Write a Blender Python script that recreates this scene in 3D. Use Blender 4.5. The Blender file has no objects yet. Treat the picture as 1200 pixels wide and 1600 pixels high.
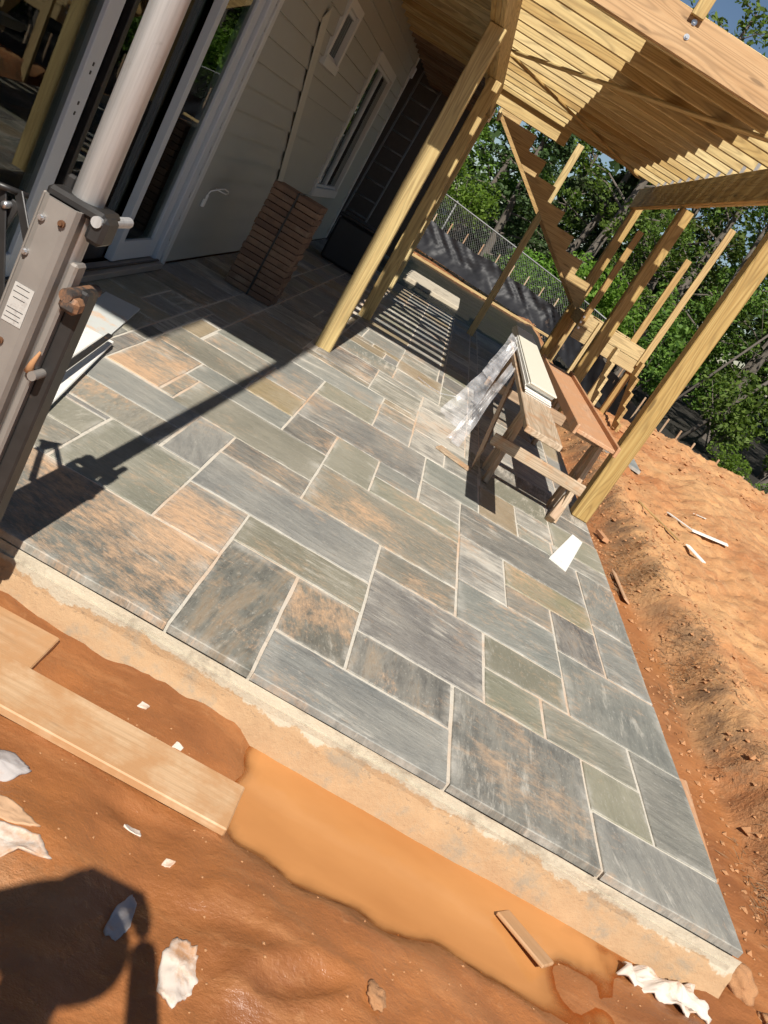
import bpy, bmesh, math, random
from mathutils import Vector, Matrix, noise
random.seed(11)
R = math.radians
scene = bpy.context.scene
C = scene.collection

# ------------------------------------------------------------------ camera, sky, sun, exposure
cam_d = bpy.data.cameras.new('camera')
cam = bpy.data.objects.new('camera', cam_d); C.objects.link(cam); scene.camera = cam
cam_d.sensor_fit = 'VERTICAL'; cam_d.sensor_height = 36.0
cam_d.lens = 1322.13 / 1600 * 36.0
cam_d.clip_start = 0.02; cam_d.clip_end = 2000
RIGHT = Vector((0.86167, 0.10064, 0.49738)); DOWN = Vector((0.50064, -0.32879, -0.80079)); FWD = Vector((0.08294, 0.93903, -0.33369))
CAMZ = 1.5
mw = Matrix.Identity(4)
for i, v in enumerate((RIGHT, -DOWN, -FWD)):
    v = v.normalized()
    for j in range(3): mw[j][i] = v[j]
mw.translation = (0, 0, CAMZ)
cam.matrix_world = mw

SUN_EL, SUN_AZ = 47.6, 2.3          # light travels towards +Y, a little towards +X
L = Vector((math.sin(R(SUN_AZ)) * math.cos(R(SUN_EL)), math.cos(R(SUN_AZ)) * math.cos(R(SUN_EL)), -math.sin(R(SUN_EL))))
world = bpy.data.worlds.new('World'); scene.world = world; world.use_nodes = True
wt = world.node_tree; wt.nodes.clear()
sky = wt.nodes.new('ShaderNodeTexSky'); sky.sky_type = 'NISHITA'; sky.sun_disc = False
sky.sun_elevation = R(SUN_EL); sky.sun_rotation = R(180 + SUN_AZ); sky.altitude = 200; sky.air_density = 1.0; sky.dust_density = 0.2; sky.ozone_density = 2.0
bg = wt.nodes.new('ShaderNodeBackground'); bg.inputs['Strength'].default_value = 0.05
wo = wt.nodes.new('ShaderNodeOutputWorld')
wt.links.new(sky.outputs[0], bg.inputs[0]); wt.links.new(bg.outputs[0], wo.inputs[0])
sun_d = bpy.data.lights.new('sun', 'SUN'); sun_d.energy = 5.0; sun_d.angle = R(0.53); sun_d.color = (1.0, 0.95, 0.87)
sun = bpy.data.objects.new('sun', sun_d); C.objects.link(sun); sun.location = (0, -20, 22)
sun.rotation_euler = L.to_track_quat('-Z', 'Y').to_euler()
scene.view_settings.view_transform = 'Standard'; scene.view_settings.look = 'None'
scene.view_settings.exposure = 0.42; scene.view_settings.gamma = 1.0; scene.view_settings.use_curve_mapping = False
scene.render.engine = 'CYCLES'
scene.cycles.use_denoising = True
scene.cycles.use_adaptive_sampling = True; scene.cycles.adaptive_threshold = 0.03; scene.cycles.max_bounces = 5; scene.cycles.diffuse_bounces = 3; scene.cycles.transparent_max_bounces = 12
scene.cycles.sample_clamp_indirect = 6

# ------------------------------------------------------------------ helpers
def link(o, parent=None):
    C.objects.link(o)
    if parent is not None: o.parent = parent
    return o
def tag(o, label=None, cat=None, group=None, kind=None):
    if label: o['label'] = label
    if cat: o['category'] = cat
    if group: o['group'] = group
    if kind: o['kind'] = kind
    return o
def empty(name, loc=(0, 0, 0), label=None, cat=None, group=None, kind=None):
    o = bpy.data.objects.new(name, None); o.empty_display_size = 0.1
    C.objects.link(o); o.location = loc
    return tag(o, label, cat, group, kind)
def root_offset(parent):
    v = Vector((0, 0, 0))
    while parent is not None:
        v += Vector(parent.location) if parent.type == 'EMPTY' else Vector((0, 0, 0))
        parent = parent.parent
    return v
def place(o, parent, M):
    """put o at world matrix M below parent (things are unrotated empties; parts may be rotated meshes)"""
    if parent is None:
        o.matrix_basis = M
    else:
        o.parent = parent
        P = Matrix.Identity(4); q = parent; chain = []
        while q is not None: chain.append(q); q = q.parent
        for q in reversed(chain): P = P @ q.matrix_basis
        o.matrix_basis = P.inverted() @ M
    return o
def mesh_obj(name, me, mat, parent=None, M=None):
    o = bpy.data.objects.new(name, me); C.objects.link(o)
    if mat is not None and not me.materials: me.materials.append(mat)
    place(o, parent, M if M is not None else Matrix.Identity(4))
    return o
def bm_obj(name, bm, mat, parent=None, M=None, smooth=False):
    me = bpy.data.meshes.new(name)
    bmesh.ops.recalc_face_normals(bm, faces=bm.faces)
    bm.to_mesh(me); bm.free()
    if smooth:
        for p in me.polygons: p.use_smooth = True
    return mesh_obj(name, me, mat, parent, M)
def pydata(name, v, f, mat, parent=None, M=None, smooth=False):
    me = bpy.data.meshes.new(name); me.from_pydata(v, [], f); me.update()
    if smooth:
        for p in me.polygons: p.use_smooth = True
    return mesh_obj(name, me, mat, parent, M)
def bm_box(bm, c, s, Mx=None):
    r = bmesh.ops.create_cube(bm, size=1.0)
    M = Matrix.Translation(c) @ (Mx or Matrix.Identity(4)) @ Matrix.Diagonal((s[0], s[1], s[2], 1))
    bmesh.ops.transform(bm, matrix=M, verts=r['verts']); return r['verts']
def box(name, c, s, mat, parent=None, bevel=0.0, rot=None):
    bm = bmesh.new(); bm_box(bm, (0, 0, 0), s)
    if bevel: bmesh.ops.bevel(bm, geom=bm.edges[:], offset=min(bevel, 0.3 * min(s)), segments=1, affect='EDGES')
    M = Matrix.Translation(c)
    if rot is not None: M = M @ rot
    return bm_obj(name, bm, mat, parent, M)
def frame_from(p0, p1, up=(0, 0, 1)):
    p0, p1 = Vector(p0), Vector(p1); x = (p1 - p0).normalized(); u = Vector(up)
    if abs(x.dot(u)) > 0.999: u = Vector((0, 1, 0))
    y = u.cross(x).normalized(); z = x.cross(y)
    M = Matrix((( x.x, y.x, z.x, 0), (x.y, y.y, z.y, 0), (x.z, y.z, z.z, 0), (0, 0, 0, 1)))
    M.translation = (p0 + p1) / 2
    return M, (p1 - p0).length
def lumber(name, parent, p0, p1, w, h, mat, up=(0, 0, 1), bevel=0.004, label=None):
    """a sawn board: long axis is local X, w across, h along 'up'"""
    M, ln = frame_from(p0, p1, up)
    bm = bmesh.new(); bm_box(bm, (0, 0, 0), (ln, w, h))
    bmesh.ops.bevel(bm, geom=bm.edges[:], offset=min(bevel, .3 * min(w, h)), segments=1, affect='EDGES')
    o = bm_obj(name, bm, mat, parent, M)
    if label: o['label'] = label
    return o
def tube(bm, pts, radii, n=8, cap=True):
    rings = []
    for i, p in enumerate(pts):
        p = Vector(p); a = Vector(pts[max(i - 1, 0)]); b = Vector(pts[min(i + 1, len(pts) - 1)])
        d = (b - a).normalized(); u = Vector((0, 0, 1)) if abs(d.z) < .95 else Vector((1, 0, 0))
        x = d.cross(u).normalized(); y = d.cross(x)
        r = radii[i] if hasattr(radii, '__len__') else radii
        rings.append([bm.verts.new(p + x * math.cos(2 * math.pi * k / n) * r + y * math.sin(2 * math.pi * k / n) * r) for k in range(n)])
    for a, b in zip(rings[:-1], rings[1:]):
        for k in range(n): bm.faces.new((a[k], a[(k + 1) % n], b[(k + 1) % n], b[k]))
    if cap:
        bm.faces.new(rings[0][::-1]); bm.faces.new(rings[-1])
def rod(name, pts, r, mat, parent=None, n=10, smooth=True):
    bm = bmesh.new(); tube(bm, pts, r, n)
    return bm_obj(name, bm, mat, parent, None, smooth)

# ------------------------------------------------------------------ materials
class NT:
    def __init__(s, name):
        s.m = bpy.data.materials.new(name); s.m.use_nodes = True
        s.t = s.m.node_tree; s.n = s.t.nodes; s.l = s.t.links
        s.b = s.n['Principled BSDF']
    def new(s, typ, **kw):
        n = s.n.new('ShaderNode' + typ)
        for k, v in kw.items(): setattr(n, k, v)
        return n
    def lk(s, a, b): s.l.new(a, b)
    def put(s, sock, v):
        if hasattr(v, 'links') or isinstance(v, bpy.types.NodeSocket): s.l.new(v, sock)
        else: sock.default_value = v
    def coord(s, kind='Object'): return s.new('TexCoord').outputs[kind]
    def mapping(s, vec, scale=(1, 1, 1), loc=(0, 0, 0), rot=(0, 0, 0)):
        m = s.new('Mapping'); s.lk(vec, m.inputs[0]); s.put(m.inputs['Location'], loc); s.put(m.inputs['Scale'], scale); s.put(m.inputs['Rotation'], rot); return m.outputs[0]
    def noise(s, vec, scale=5, detail=4, rough=.55, dist=0):
        n = s.new('TexNoise'); s.lk(vec, n.inputs['Vector']); n.inputs['Scale'].default_value = scale; n.inputs['Detail'].default_value = detail
        n.inputs['Roughness'].default_value = rough; n.inputs['Distortion'].default_value = dist; return n.outputs['Fac']
    def ramp(s, f, stops):
        r = s.new('ValToRGB'); s.lk(f, r.inputs[0]); e = r.color_ramp.elements
        while len(e) < len(stops): e.new(.5)
        for k, (p, c) in enumerate(stops):
            e[k].position = p; e[k].color = (c, c, c, 1) if not hasattr(c, '__len__') else (*c, 1)
        return r.outputs[0]
    def mix(s, f, a, b, mode='MIX'):
        m = s.new('MixRGB', blend_type=mode)
        for sock, v in zip(m.inputs, (f, a, b)):
            if isinstance(v, bpy.types.NodeSocket): s.lk(v, sock)
            elif hasattr(v, '__len__'): sock.default_value = (*v[:3], 1)
            else: sock.default_value = v
        return m.outputs[0]
    def math(s, op, a, b=0.0, clamp=False):
        m = s.new('Math', operation=op); m.use_clamp = clamp
        for sock, v in zip(m.inputs, (a, b)):
            if isinstance(v, bpy.types.NodeSocket): s.lk(v, sock)
            else: sock.default_value = v
        return m.outputs[0]
    def bump(s, h, strength=.3, dist=.01):
        b = s.new('Bump'); b.inputs['Strength'].default_value = strength; b.inputs['Distance'].default_value = dist
        s.lk(h, b.inputs['Height']); s.lk(b.outputs[0], s.b.inputs['Normal'])
    def rand(s): return s.new('ObjectInfo').outputs['Random']
    def attr(s, name, typ='OBJECT', out='Fac'):
        a = s.new('Attribute'); a.attribute_type = typ; a.attribute_name = name; return a.outputs[out]
    def offset(s, vec, k=37.0):
        """shift the pattern by a different amount on every object"""
        c = s.new('CombineXYZ'); r = s.rand()
        s.lk(s.math('MULTIPLY', r, k), c.inputs[0]); s.lk(s.math('MULTIPLY', r, k * 2.3), c.inputs[1]); s.lk(s.math('MULTIPLY', r, k * .7), c.inputs[2])
        v = s.new('VectorMath', operation='ADD'); s.lk(vec, v.inputs[0]); s.lk(c.outputs[0], v.inputs[1]); return v.outputs[0]
    def done(s, col=None, rough=.6, metal=0.0, spec=None):
        if col is not None:
            if isinstance(col, bpy.types.NodeSocket): s.lk(col, s.b.inputs['Base Color'])
            else: s.b.inputs['Base Color'].default_value = (*col, 1)
        if isinstance(rough, bpy.types.NodeSocket): s.lk(rough, s.b.inputs['Roughness'])
        else: s.b.inputs['Roughness'].default_value = rough
        s.b.inputs['Metallic'].default_value = metal
        if spec is not None: s.b.inputs['Specular IOR Level'].default_value = spec
        return s.m

def wood_mat(name, light, dark, grain=1.0, dirt=None, dirt_amt=0.0, rough=.7, line=.5):
    n = NT(name); v = n.offset(n.coord())
    a = n.noise(n.mapping(v, (.55, 9, 9)), 3.2 * grain, 5, .6, .8)       # growth rings seen on the face, stretched along the board
    b = n.noise(n.mapping(v, (1.2, 60, 60)), 3.0, 3, .6)                 # fine fibre
    w = n.new('TexWave', wave_type='BANDS', bands_direction='Y'); n.lk(n.mapping(v, (.35, 5, 3)), w.inputs[0])
    w.inputs['Scale'].default_value = 1.7; w.inputs['Distortion'].default_value = 9.0; w.inputs['Detail'].default_value = 2
    f = n.math('ADD', n.math('MULTIPLY', a, .72), n.math('MULTIPLY', w.outputs['Fac'], .11)); f = n.math('ADD', f, n.math('MULTIPLY', b, .2))
    col = n.ramp(f, [(.32, dark), (.5, tuple((x + y) / 2 for x, y in zip(light, dark))), (.66, light)])
    a2 = n.noise(n.mapping(v, (.42, 5.5, 5.5)), 1.5, 1.2, .45)
    ln = n.math('POWER', n.math('ABSOLUTE', n.math('SINE', n.math('MULTIPLY', a2, 46.0))), 6.0)
    col = n.mix(n.math('MULTIPLY', ln, line), col, tuple(x * .55 for x in dark))
    vo = n.new('TexVoronoi'); n.lk(n.mapping(v, (1.0, 5.5, 5.5)), vo.inputs['Vector']); vo.inputs['Scale'].default_value = 1.3
    knot = n.ramp(vo.outputs['Distance'], [(.06, 1.0), (.10, 0.0)])
    col = n.mix(n.math('MULTIPLY', knot, .75), col, tuple(x * .38 for x in dark))
    rv = n.rand(); hs = n.new('HueSaturation'); n.lk(col, hs.inputs['Color'])
    n.lk(n.math('ADD', n.math('MULTIPLY', rv, .36), .82), hs.inputs['Value']); n.lk(n.math('ADD', n.math('MULTIPLY', rv, -.25), 1.1), hs.inputs['Saturation'])
    n.lk(n.math('ADD', n.math('MULTIPLY', rv, .016), .492), hs.inputs['Hue'])
    col = hs.outputs[0]
    if dirt:
        d = n.ramp(n.noise(v, 6, 5, .65), [(.62 - dirt_amt * .4, 0.0), (.75 - dirt_amt * .3, 1.0)])
        col = n.mix(n.math('MULTIPLY', d, min(1, .5 + dirt_amt)), col, dirt)
    n.bump(b, .25, .003)
    return n.done(col, rough)
M = {}
M['pine'] = wood_mat('treated_pine', (.56, .42, .175), (.40, .265, .095))
M['porch'] = wood_mat('shaded_porch_timber', (.20, .12, .06), (.12, .07, .035))  # brown darkened to carry the shade under the porch deck
M['pine_pale'] = wood_mat('pale_pine', (.58, .385, .20), (.44, .26, .115))
M['stud'] = wood_mat('new_stud', (.53, .37, .155), (.37, .23, .085))
M['scrapwood'] = wood_mat('worn_site_timber', (.50, .37, .25), (.33, .22, .13), dirt=(.42, .22, .10), dirt_amt=.3)
M['claywood'] = wood_mat('clay_covered_plank', (.52, .31, .18), (.36, .18, .09), dirt=(.50, .26, .13), dirt_amt=.8)
M['mudboard'] = wood_mat('mud_coated_board', (.60, .40, .23), (.46, .28, .14), dirt=(.46, .25, .115), dirt_amt=.5, rough=.6, line=.18)
M['ply'] = wood_mat('plywood', (.45, .30, .17), (.33, .20, .10))

def simple(name, col, rough=.6, metal=0.0, vary=.12, scale=14, bump=.0, dirt=None, dirt_amt=.4, spec=None):
    n = NT(name); v = n.offset(n.coord()); f = n.noise(v, scale, 5, .6)
    c = n.mix(f, tuple(x * (1 - vary) for x in col), tuple(min(1, x * (1 + vary)) for x in col))
    if dirt:
        d = n.ramp(n.noise(v, scale * .45, 6, .7), [(.66 - dirt_amt * .35, 0.0), (.74 - dirt_amt * .2, 1.0)])
        c = n.mix(d, c, dirt)
    if bump: n.bump(f, bump, .006)
    return n.done(c, rough, metal, spec)
M['siding'] = simple('painted_siding', (.33, .325, .285), .55, vary=.04, scale=3, bump=.04)
M['trim'] = simple('white_trim', (.52, .515, .49), .45, vary=.03)
M['frame_white'] = simple('white_door_frame', (.48, .50, .52), .4, vary=.03)
M['board_white'] = simple('white_primed_board', (.80, .78, .72), .5, vary=.03, dirt=(.72, .50, .32), dirt_amt=.12)
M['board_grey'] = simple('grey_primed_board', (.55, .56, .53), .55, vary=.06, dirt=(.66, .42, .25), dirt_amt=.3)
M['board_dull'] = simple('dull_cream_board', (.44, .42, .35), .55, vary=.04)
M['board_cream'] = simple('cream_siding_board', (.72, .68, .56), .5, vary=.03)
M['dark_room'] = simple('dark_room', (.035, .032, .03), .9)
M['dark_floor'] = simple('dark_floorboards', (.08, .05, .03), .6)
M['rear_wall'] = simple('brown_rear_cladding', (.06, .05, .04), .8, vary=.3)
def alu_mat():
    n = NT('weathered_aluminium'); v = n.coord(); s = n.noise(n.mapping(v, (26, 26, .8)), 2, 5, .7); f = n.noise(v, 12, 5, .7)
    c = n.mix(n.ramp(s, [(.3, 0.0), (.7, 1.0)]), (.36, .355, .345), (.58, .575, .565)); c = n.mix(n.ramp(f, [(.62, 0.0), (.72, .55)]), c, (.27, .25, .23))
    n.bump(n.noise(v, 60, 3), .08, .003); return n.done(c, n.math('ADD', .30, n.math('MULTIPLY', f, .3)), .35)
M['alu'] = alu_mat()
M['alu_dull'] = simple('dull_aluminium_sleeve', (.27, .245, .22), .48, .3, vary=.2, scale=11, bump=.08, dirt=(.27, .20, .14), dirt_amt=.10)
M['wire'] = simple('dull_fence_wire', (.22, .22, .21), .6, .6)
M['galv'] = simple('galvanised_steel', (.60, .61, .62), .35, .9, vary=.15, scale=40)
M['black_steel'] = simple('black_painted_steel', (.030, .028, .027), .42, .2, vary=.4, scale=20, bump=.1, dirt=(.20, .11, .055), dirt_amt=.16)
M['clay_steel'] = simple('clay_caked_steel', (.06, .05, .045), .6, .2, vary=.4, scale=16, bump=.4, dirt=(.42, .20, .09), dirt_amt=.62)
M['rust'] = simple('rusty_steel', (.16, .075, .035), .75, .4, vary=.4, scale=60)
M['sticker'] = simple('worn_sticker', (.46, .44, .41), .5, vary=.1, scale=60, dirt=(.30, .27, .25), dirt_amt=.35)
M['brick'] = simple('brown_brick', (.20, .115, .07), .85, vary=.35, scale=10, bump=.3)
def brick_mat():
    n = NT('brown_brick'); v = n.offset(n.coord()); f = n.noise(v, 12, 5, .7); r = n.rand()
    c = n.mix(r, (.17, .095, .058), (.27, .165, .10)); c = n.mix(n.ramp(f, [(.4, 0.0), (.7, .6)]), c, (.11, .065, .045)); c = n.mix(n.ramp(n.noise(v, 5, 4), [(.58, 0.0), (.7, .4)]), c, (.36, .27, .19))
    n.bump(f, .5, .006); return n.done(c, .9)
M['brick'] = brick_mat()
M['strap'] = simple('black_strap', (.02, .02, .02), .4)
M['clod'] = simple('dry_clay_clod', (.40, .20, .09), .95, vary=.4, scale=18, bump=.6)
M['concrete'] = None
M['paper'] = simple('torn_white_paper', (.62, .53, .45), .85, vary=.12, scale=14, dirt=(.46, .25, .13), dirt_amt=.5)
M['paper_grey'] = simple('damp_grey_paper', (.42, .38, .36), .85, vary=.1, scale=12, dirt=(.42, .22, .11), dirt_amt=.4)
M['card'] = simple('clay_card', (.50, .31, .18), .9, vary=.15, scale=9)
M['plastic_black'] = simple('black_plastic_sheet', (.018, .018, .020), .5, vary=.6, scale=2.2, bump=.5, dirt=(.16, .11, .08), dirt_amt=.12, spec=.25)
M['bin'] = simple('black_bin', (.02, .02, .022), .5)
M['skin'] = simple('skin', (.50, .30, .21), .5, vary=.06)
M['cloth'] = simple('dark_work_shirt', (.06, .07, .10), .9, vary=.2)
M['denim'] = simple('blue_denim', (.05, .07, .12), .9, vary=.2)
M['hat'] = simple('tan_cap', (.30, .25, .18), .9)
M['phone'] = simple('black_phone', (.02, .02, .02), .2)
M['boot'] = simple('brown_boots', (.12, .07, .04), .8)

def glass_mat(name, tint):
    n = NT(name); n.n.remove(n.b)
    tr = n.new('BsdfTransparent'); tr.inputs[0].default_value = (*tint, 1)
    gl = n.new('BsdfGlossy'); gl.inputs['Roughness'].default_value = .015; gl.inputs[0].default_value = (.9, .95, .95, 1)
    fr = n.new('Fresnel'); fr.inputs['IOR'].default_value = 1.48
    mx = n.new('MixShader'); n.lk(fr.outputs[0], mx.inputs[0]); n.lk(tr.outputs[0], mx.inputs[1]); n.lk(gl.outputs[0], mx.inputs[2])
    n.lk(mx.outputs[0], n.n['Material Output'].inputs[0]); return n.m
M['glass'] = glass_mat('door_glass', (.55, .58, .56))
def film_mat():
    n = NT('clear_plastic_film'); v = n.coord()
    f = n.noise(n.mapping(v, (3, 5, 3)), 3, 4, .6); n.bump(f, .3, .02)
    n.done((.80, .80, .82), .22)
    tr = n.new('BsdfTransparent'); tr.inputs[0].default_value = (.95, .95, .97, 1)
    mx = n.new('MixShader'); n.lk(n.ramp(f, [(.35, .10), (.7, .38)]), mx.inputs[0])
    n.lk(tr.outputs[0], mx.inputs[1]); n.lk(n.b.outputs[0], mx.inputs[2]); n.lk(mx.outputs[0], n.n['Material Output'].inputs[0]); return n.m
M['film'] = film_mat()

def stone_mat():
    n = NT('bluestone'); co = n.coord(); v = n.offset(co, 61.0)
    base = n.new('ObjectInfo').outputs['Color']
    turn = n.attr('grain_turn'); dust = n.attr('clay_dust'); rust = n.attr('iron_stain'); white = n.attr('lime_dust'); cleft = n.attr('cleft')
    rot = n.new('CombineXYZ'); n.lk(turn, rot.inputs[2])
    vs = n.mapping(v, (1, 1, 1), (0, 0, 0), rot.outputs[0])
    streak = n.noise(n.mapping(vs, (1.0, 5.0, 1)), 2.4, 6, .66, .9)          # the cleft runs along the slab
    fine = n.noise(n.mapping(vs, (5, 22, 1)), 3.0, 5, .75)
    cloud = n.noise(v, 2.3, 5, .62)
    col = n.mix(n.ramp(streak, [(.36, 0.0), (.64, 1.0)]), n.mix(1.0, base, (.52, .53, .54), 'MULTIPLY'), n.mix(1.0, base, (1.30, 1.28, 1.22), 'MULTIPLY'))
    plain = n.mix(n.ramp(cloud, [(.3, 0.0), (.7, 1.0)]), n.mix(1.0, base, (.88, .88, .87), 'MULTIPLY'), n.mix(1.0, base, (1.10, 1.09, 1.07), 'MULTIPLY'))
    col = n.mix(cleft, plain, col)
    col = n.mix(n.math('MULTIPLY', cleft, n.ramp(fine, [(.52, .0), (.66, .7)])), col, n.mix(1.0, base, (.42, .41, .41), 'MULTIPLY'))
    spk = n.noise(n.mapping(vs, (9, 20, 1), (5, 1, 0)), 4.0, 4, .8); col = n.mix(n.ramp(spk, [(.58, 0.0), (.66, .5)]), col, (.42, .40, .35))
    # iron stain: rusty streaks that follow the cleft
    rn = n.math('ADD', n.math('MULTIPLY', streak, .5), n.math('ADD', n.math('MULTIPLY', cloud, .32), n.math('MULTIPLY', fine, .18)))
    rf = n.math('MULTIPLY', n.math('SUBTRACT', rn, n.math('SUBTRACT', .64, n.math('MULTIPLY', rust, .20))), 10.0, True)
    col = n.mix(n.math('MULTIPLY', rf, .62), col, (.27, .175, .095))
    # grey film of dried slurry left from grouting
    film = n.math('MULTIPLY', n.ramp(cloud, [(.38, .03), (.66, .46)]), n.ramp(fine, [(.3, 1.0), (.66, .45)]))
    col = n.mix(film, col, (.41, .375, .31))
    # red clay trodden on to the stones, in patches and crumbs
    c2 = n.noise(v, 1.5, 6, .70); c3 = n.noise(n.mapping(vs, (7, 16, 1)), 2.6, 5, .8)
    dn = n.math('ADD', n.math('MULTIPLY', c2, .60), n.math('MULTIPLY', c3, .40))
    df = n.math('MULTIPLY', n.math('SUBTRACT', dn, n.math('SUBTRACT', .70, n.math('MULTIPLY', dust, .27))), 8.0, True)
    col = n.mix(n.math('MULTIPLY', df, .78), col, n.mix(c3, (.52, .29, .15), (.70, .47, .29)))
    # lime and mortar dust, dragged along the slab
    wn = n.math('ADD', n.math('MULTIPLY', n.noise(n.mapping(vs, (1.5, 9, 1), (3, 7, 0)), 2.2, 6, .75), .6), n.math('MULTIPLY', n.noise(v, 2.9, 5, .65), .4))
    wf = n.math('MULTIPLY', n.math('SUBTRACT', wn, n.math('SUBTRACT', .665, n.math('MULTIPLY', white, .25))), 9.0, True)
    col = n.mix(n.math('MULTIPLY', wf, .62), col, (.64, .59, .50))
    # trodden clay that runs on from slab to slab
    pos = n.new('NewGeometry').outputs['Position']; g1 = n.noise(pos, 1.25, 6, .68); g2 = n.noise(n.mapping(pos, (5, 11, 5), (0, 0, 0), (0, 0, .35)), 2.4, 5, .8)
    gf = n.math('MULTIPLY', n.math('SUBTRACT', n.math('ADD', n.math('MULTIPLY', g1, .6), n.math('MULTIPLY', g2, .4)), .535), 9.0, True)
    col = n.mix(n.math('MULTIPLY', gf, .62), col, n.mix(g2, (.46, .27, .145), (.66, .45, .28)))
    # grout haze along the edges of each slab
    gen = n.new('SeparateXYZ'); n.lk(n.coord('Generated'), gen.inputs[0])
    ed = n.math('MINIMUM', n.math('MINIMUM', gen.outputs[0], n.math('SUBTRACT', 1.0, gen.outputs[0])), n.math('MINIMUM', gen.outputs[1], n.math('SUBTRACT', 1.0, gen.outputs[1])))
    ehz = n.math('MULTIPLY', n.ramp(ed, [(.0, 1.0), (.10, 0.0)]), n.ramp(n.noise(v, 5.5, 6, .75), [(.45, 0.0), (.66, .75)]))
    col = n.mix(ehz, col, (.52, .49, .43))
    h = n.math('ADD', n.math('MULTIPLY', streak, .75), n.math('MULTIPLY', fine, .22))
    n.bump(h, .8, .014)
    ro = n.math('ADD', n.math('MULTIPLY', fine, .35), .45)
    return n.done(col, ro, 0, .3)
M['stone'] = stone_mat()
def mortar_mat():
    n = NT('pale_mortar'); v = n.coord(); f = n.noise(v, 40, 5, .7); g_ = n.noise(v, 1.3, 4, .6)
    c = n.mix(f, (.46, .42, .35), (.64, .59, .50)); c = n.mix(n.ramp(g_, [(.48, 0.0), (.68, .6)]), c, (.62, .38, .22))
    g1 = n.noise(v, 1.25, 6, .68); c = n.mix(n.ramp(g1, [(.52, 0.0), (.64, .7)]), c, (.50, .30, .165)); c = n.mix(n.ramp(n.noise(v, 21, 4, .7), [(.55, 0.0), (.7, .5)]), c, (.27, .24, .20))
    n.bump(f, .5, .006); return n.done(c, .9)
M['mortar'] = mortar_mat()
def concrete_mat():
    n = NT('stained_concrete'); v = n.coord('Object'); f = n.noise(v, 38, 5, .75); s = n.noise(n.mapping(v, (3.2, 3.2, 3.2)), 1.7, 6, .72); t = n.noise(v, 9, 5, .7)
    sep = n.new('SeparateXYZ'); n.lk(v, sep.inputs[0]); z = sep.outputs[2]
    c = n.mix(f, (.38, .33, .25), (.56, .49, .37)); c = n.mix(n.ramp(t, [(.45, 0.0), (.7, .5)]), c, (.56, .46, .33))
    zz = n.math('ADD', n.math('MULTIPLY', z, -9.0), n.math('MULTIPLY', n.math('SUBTRACT', s, .5), 1.5))     # height below the slab, with a ragged edge
    clay = n.mix(s, n.mix(t, (.27, .135, .055), (.42, .24, .115)), n.mix(t, (.42, .25, .12), (.58, .39, .21)))
    c = n.mix(n.ramp(zz, [(.72, 0.0), (.80, .85)]), c, clay)
    c = n.mix(n.ramp(zz, [(1.12, 0.0), (1.22, .6)]), c, n.mix(s, (.28, .145, .06), (.50, .32, .17)))
    band = n.math('MULTIPLY', n.ramp(zz, [(.92, 0.0), (1.05, 1.0), (1.12, 1.0), (1.28, 0.0)]), n.ramp(n.noise(v, 34, 4, .8), [(.50, 0.0), (.60, .85)]))
    c = n.mix(band, c, (.19, .14, .09))
    c = n.mix(n.math('MULTIPLY', n.ramp(s, [(.50, 0.0), (.60, .7)]), n.ramp(t, [(.4, 0.0), (.56, 1.0)])), c, (.26, .22, .165))
    n.bump(n.math('ADD', f, n.math('MULTIPLY', t, 1.5)), .45, .012); return n.done(c, .92)
M['concrete'] = concrete_mat()
def ground_mat():
    n = NT('red_clay_ground'); v = n.coord('Object')
    wet = n.attr('wet', 'GEOMETRY'); dark = n.attr('litter', 'GEOMETRY'); far = n.attr('woodland', 'GEOMETRY')  # woodland: dark wood floor, plus the shade painted behind the patio
    a = n.noise(v, 1.3, 6, .62); b = n.noise(v, 13, 5, .72); c_ = n.noise(n.mapping(v, (1.2, 5, 2), (0, 0, 0), (0, 0, .9)), 1.9, 6, .72)
    dry = n.mix(n.ramp(n.noise(v, .55, 6, .66), [(.40, 0.0), (.58, 1.0)]), (.37, .14, .047), (.53, .29, .125))
    dry = n.mix(n.ramp(c_, [(.50, 0.0), (.66, .8)]), dry, (.40, .17, .065))
    dry = n.mix(n.ramp(b, [(.54, .0), (.70, .45)]), dry, (.58, .37, .20)); dry = n.mix(n.ramp(b, [(.28, .6), (.42, 0.0)]), dry, (.26, .10, .04))
    mud = n.mix(n.ramp(a, [(.34, 0.0), (.64, 1.0)]), (.20, .072, .024), (.36, .140, .046))
    mud = n.mix(n.ramp(c_, [(.50, .0), (.68, .5)]), mud, (.44, .20, .08))
    mud = n.mix(n.ramp(b, [(.60, 0.0), (.72, .3)]), mud, (.50, .27, .13))
    col = n.mix(wet, dry, mud)
    lit = n.mix(b, (.09, .045, .025), (.34, .21, .11))
    col = n.mix(n.math('MULTIPLY', dark, n.ramp(n.noise(v, 5, 6, .75), [(.40, 0.0), (.58, .9)])), col, lit)
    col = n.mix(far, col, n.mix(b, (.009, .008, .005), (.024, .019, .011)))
    hgt = n.math('MULTIPLY', n.math('ADD', n.math('MULTIPLY', b, 1.0), n.math('MULTIPLY', c_, .5)), n.math('SUBTRACT', 1.0, n.math('MULTIPLY', wet, .55)))
    n.bump(hgt, .8, .025)
    ro = n.math('SUBTRACT', .95, n.math('MULTIPLY', wet, n.math('ADD', .22, n.math('MULTIPLY', a, .75))))
    return n.done(col, ro)
M['ground'] = ground_mat()
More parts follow.
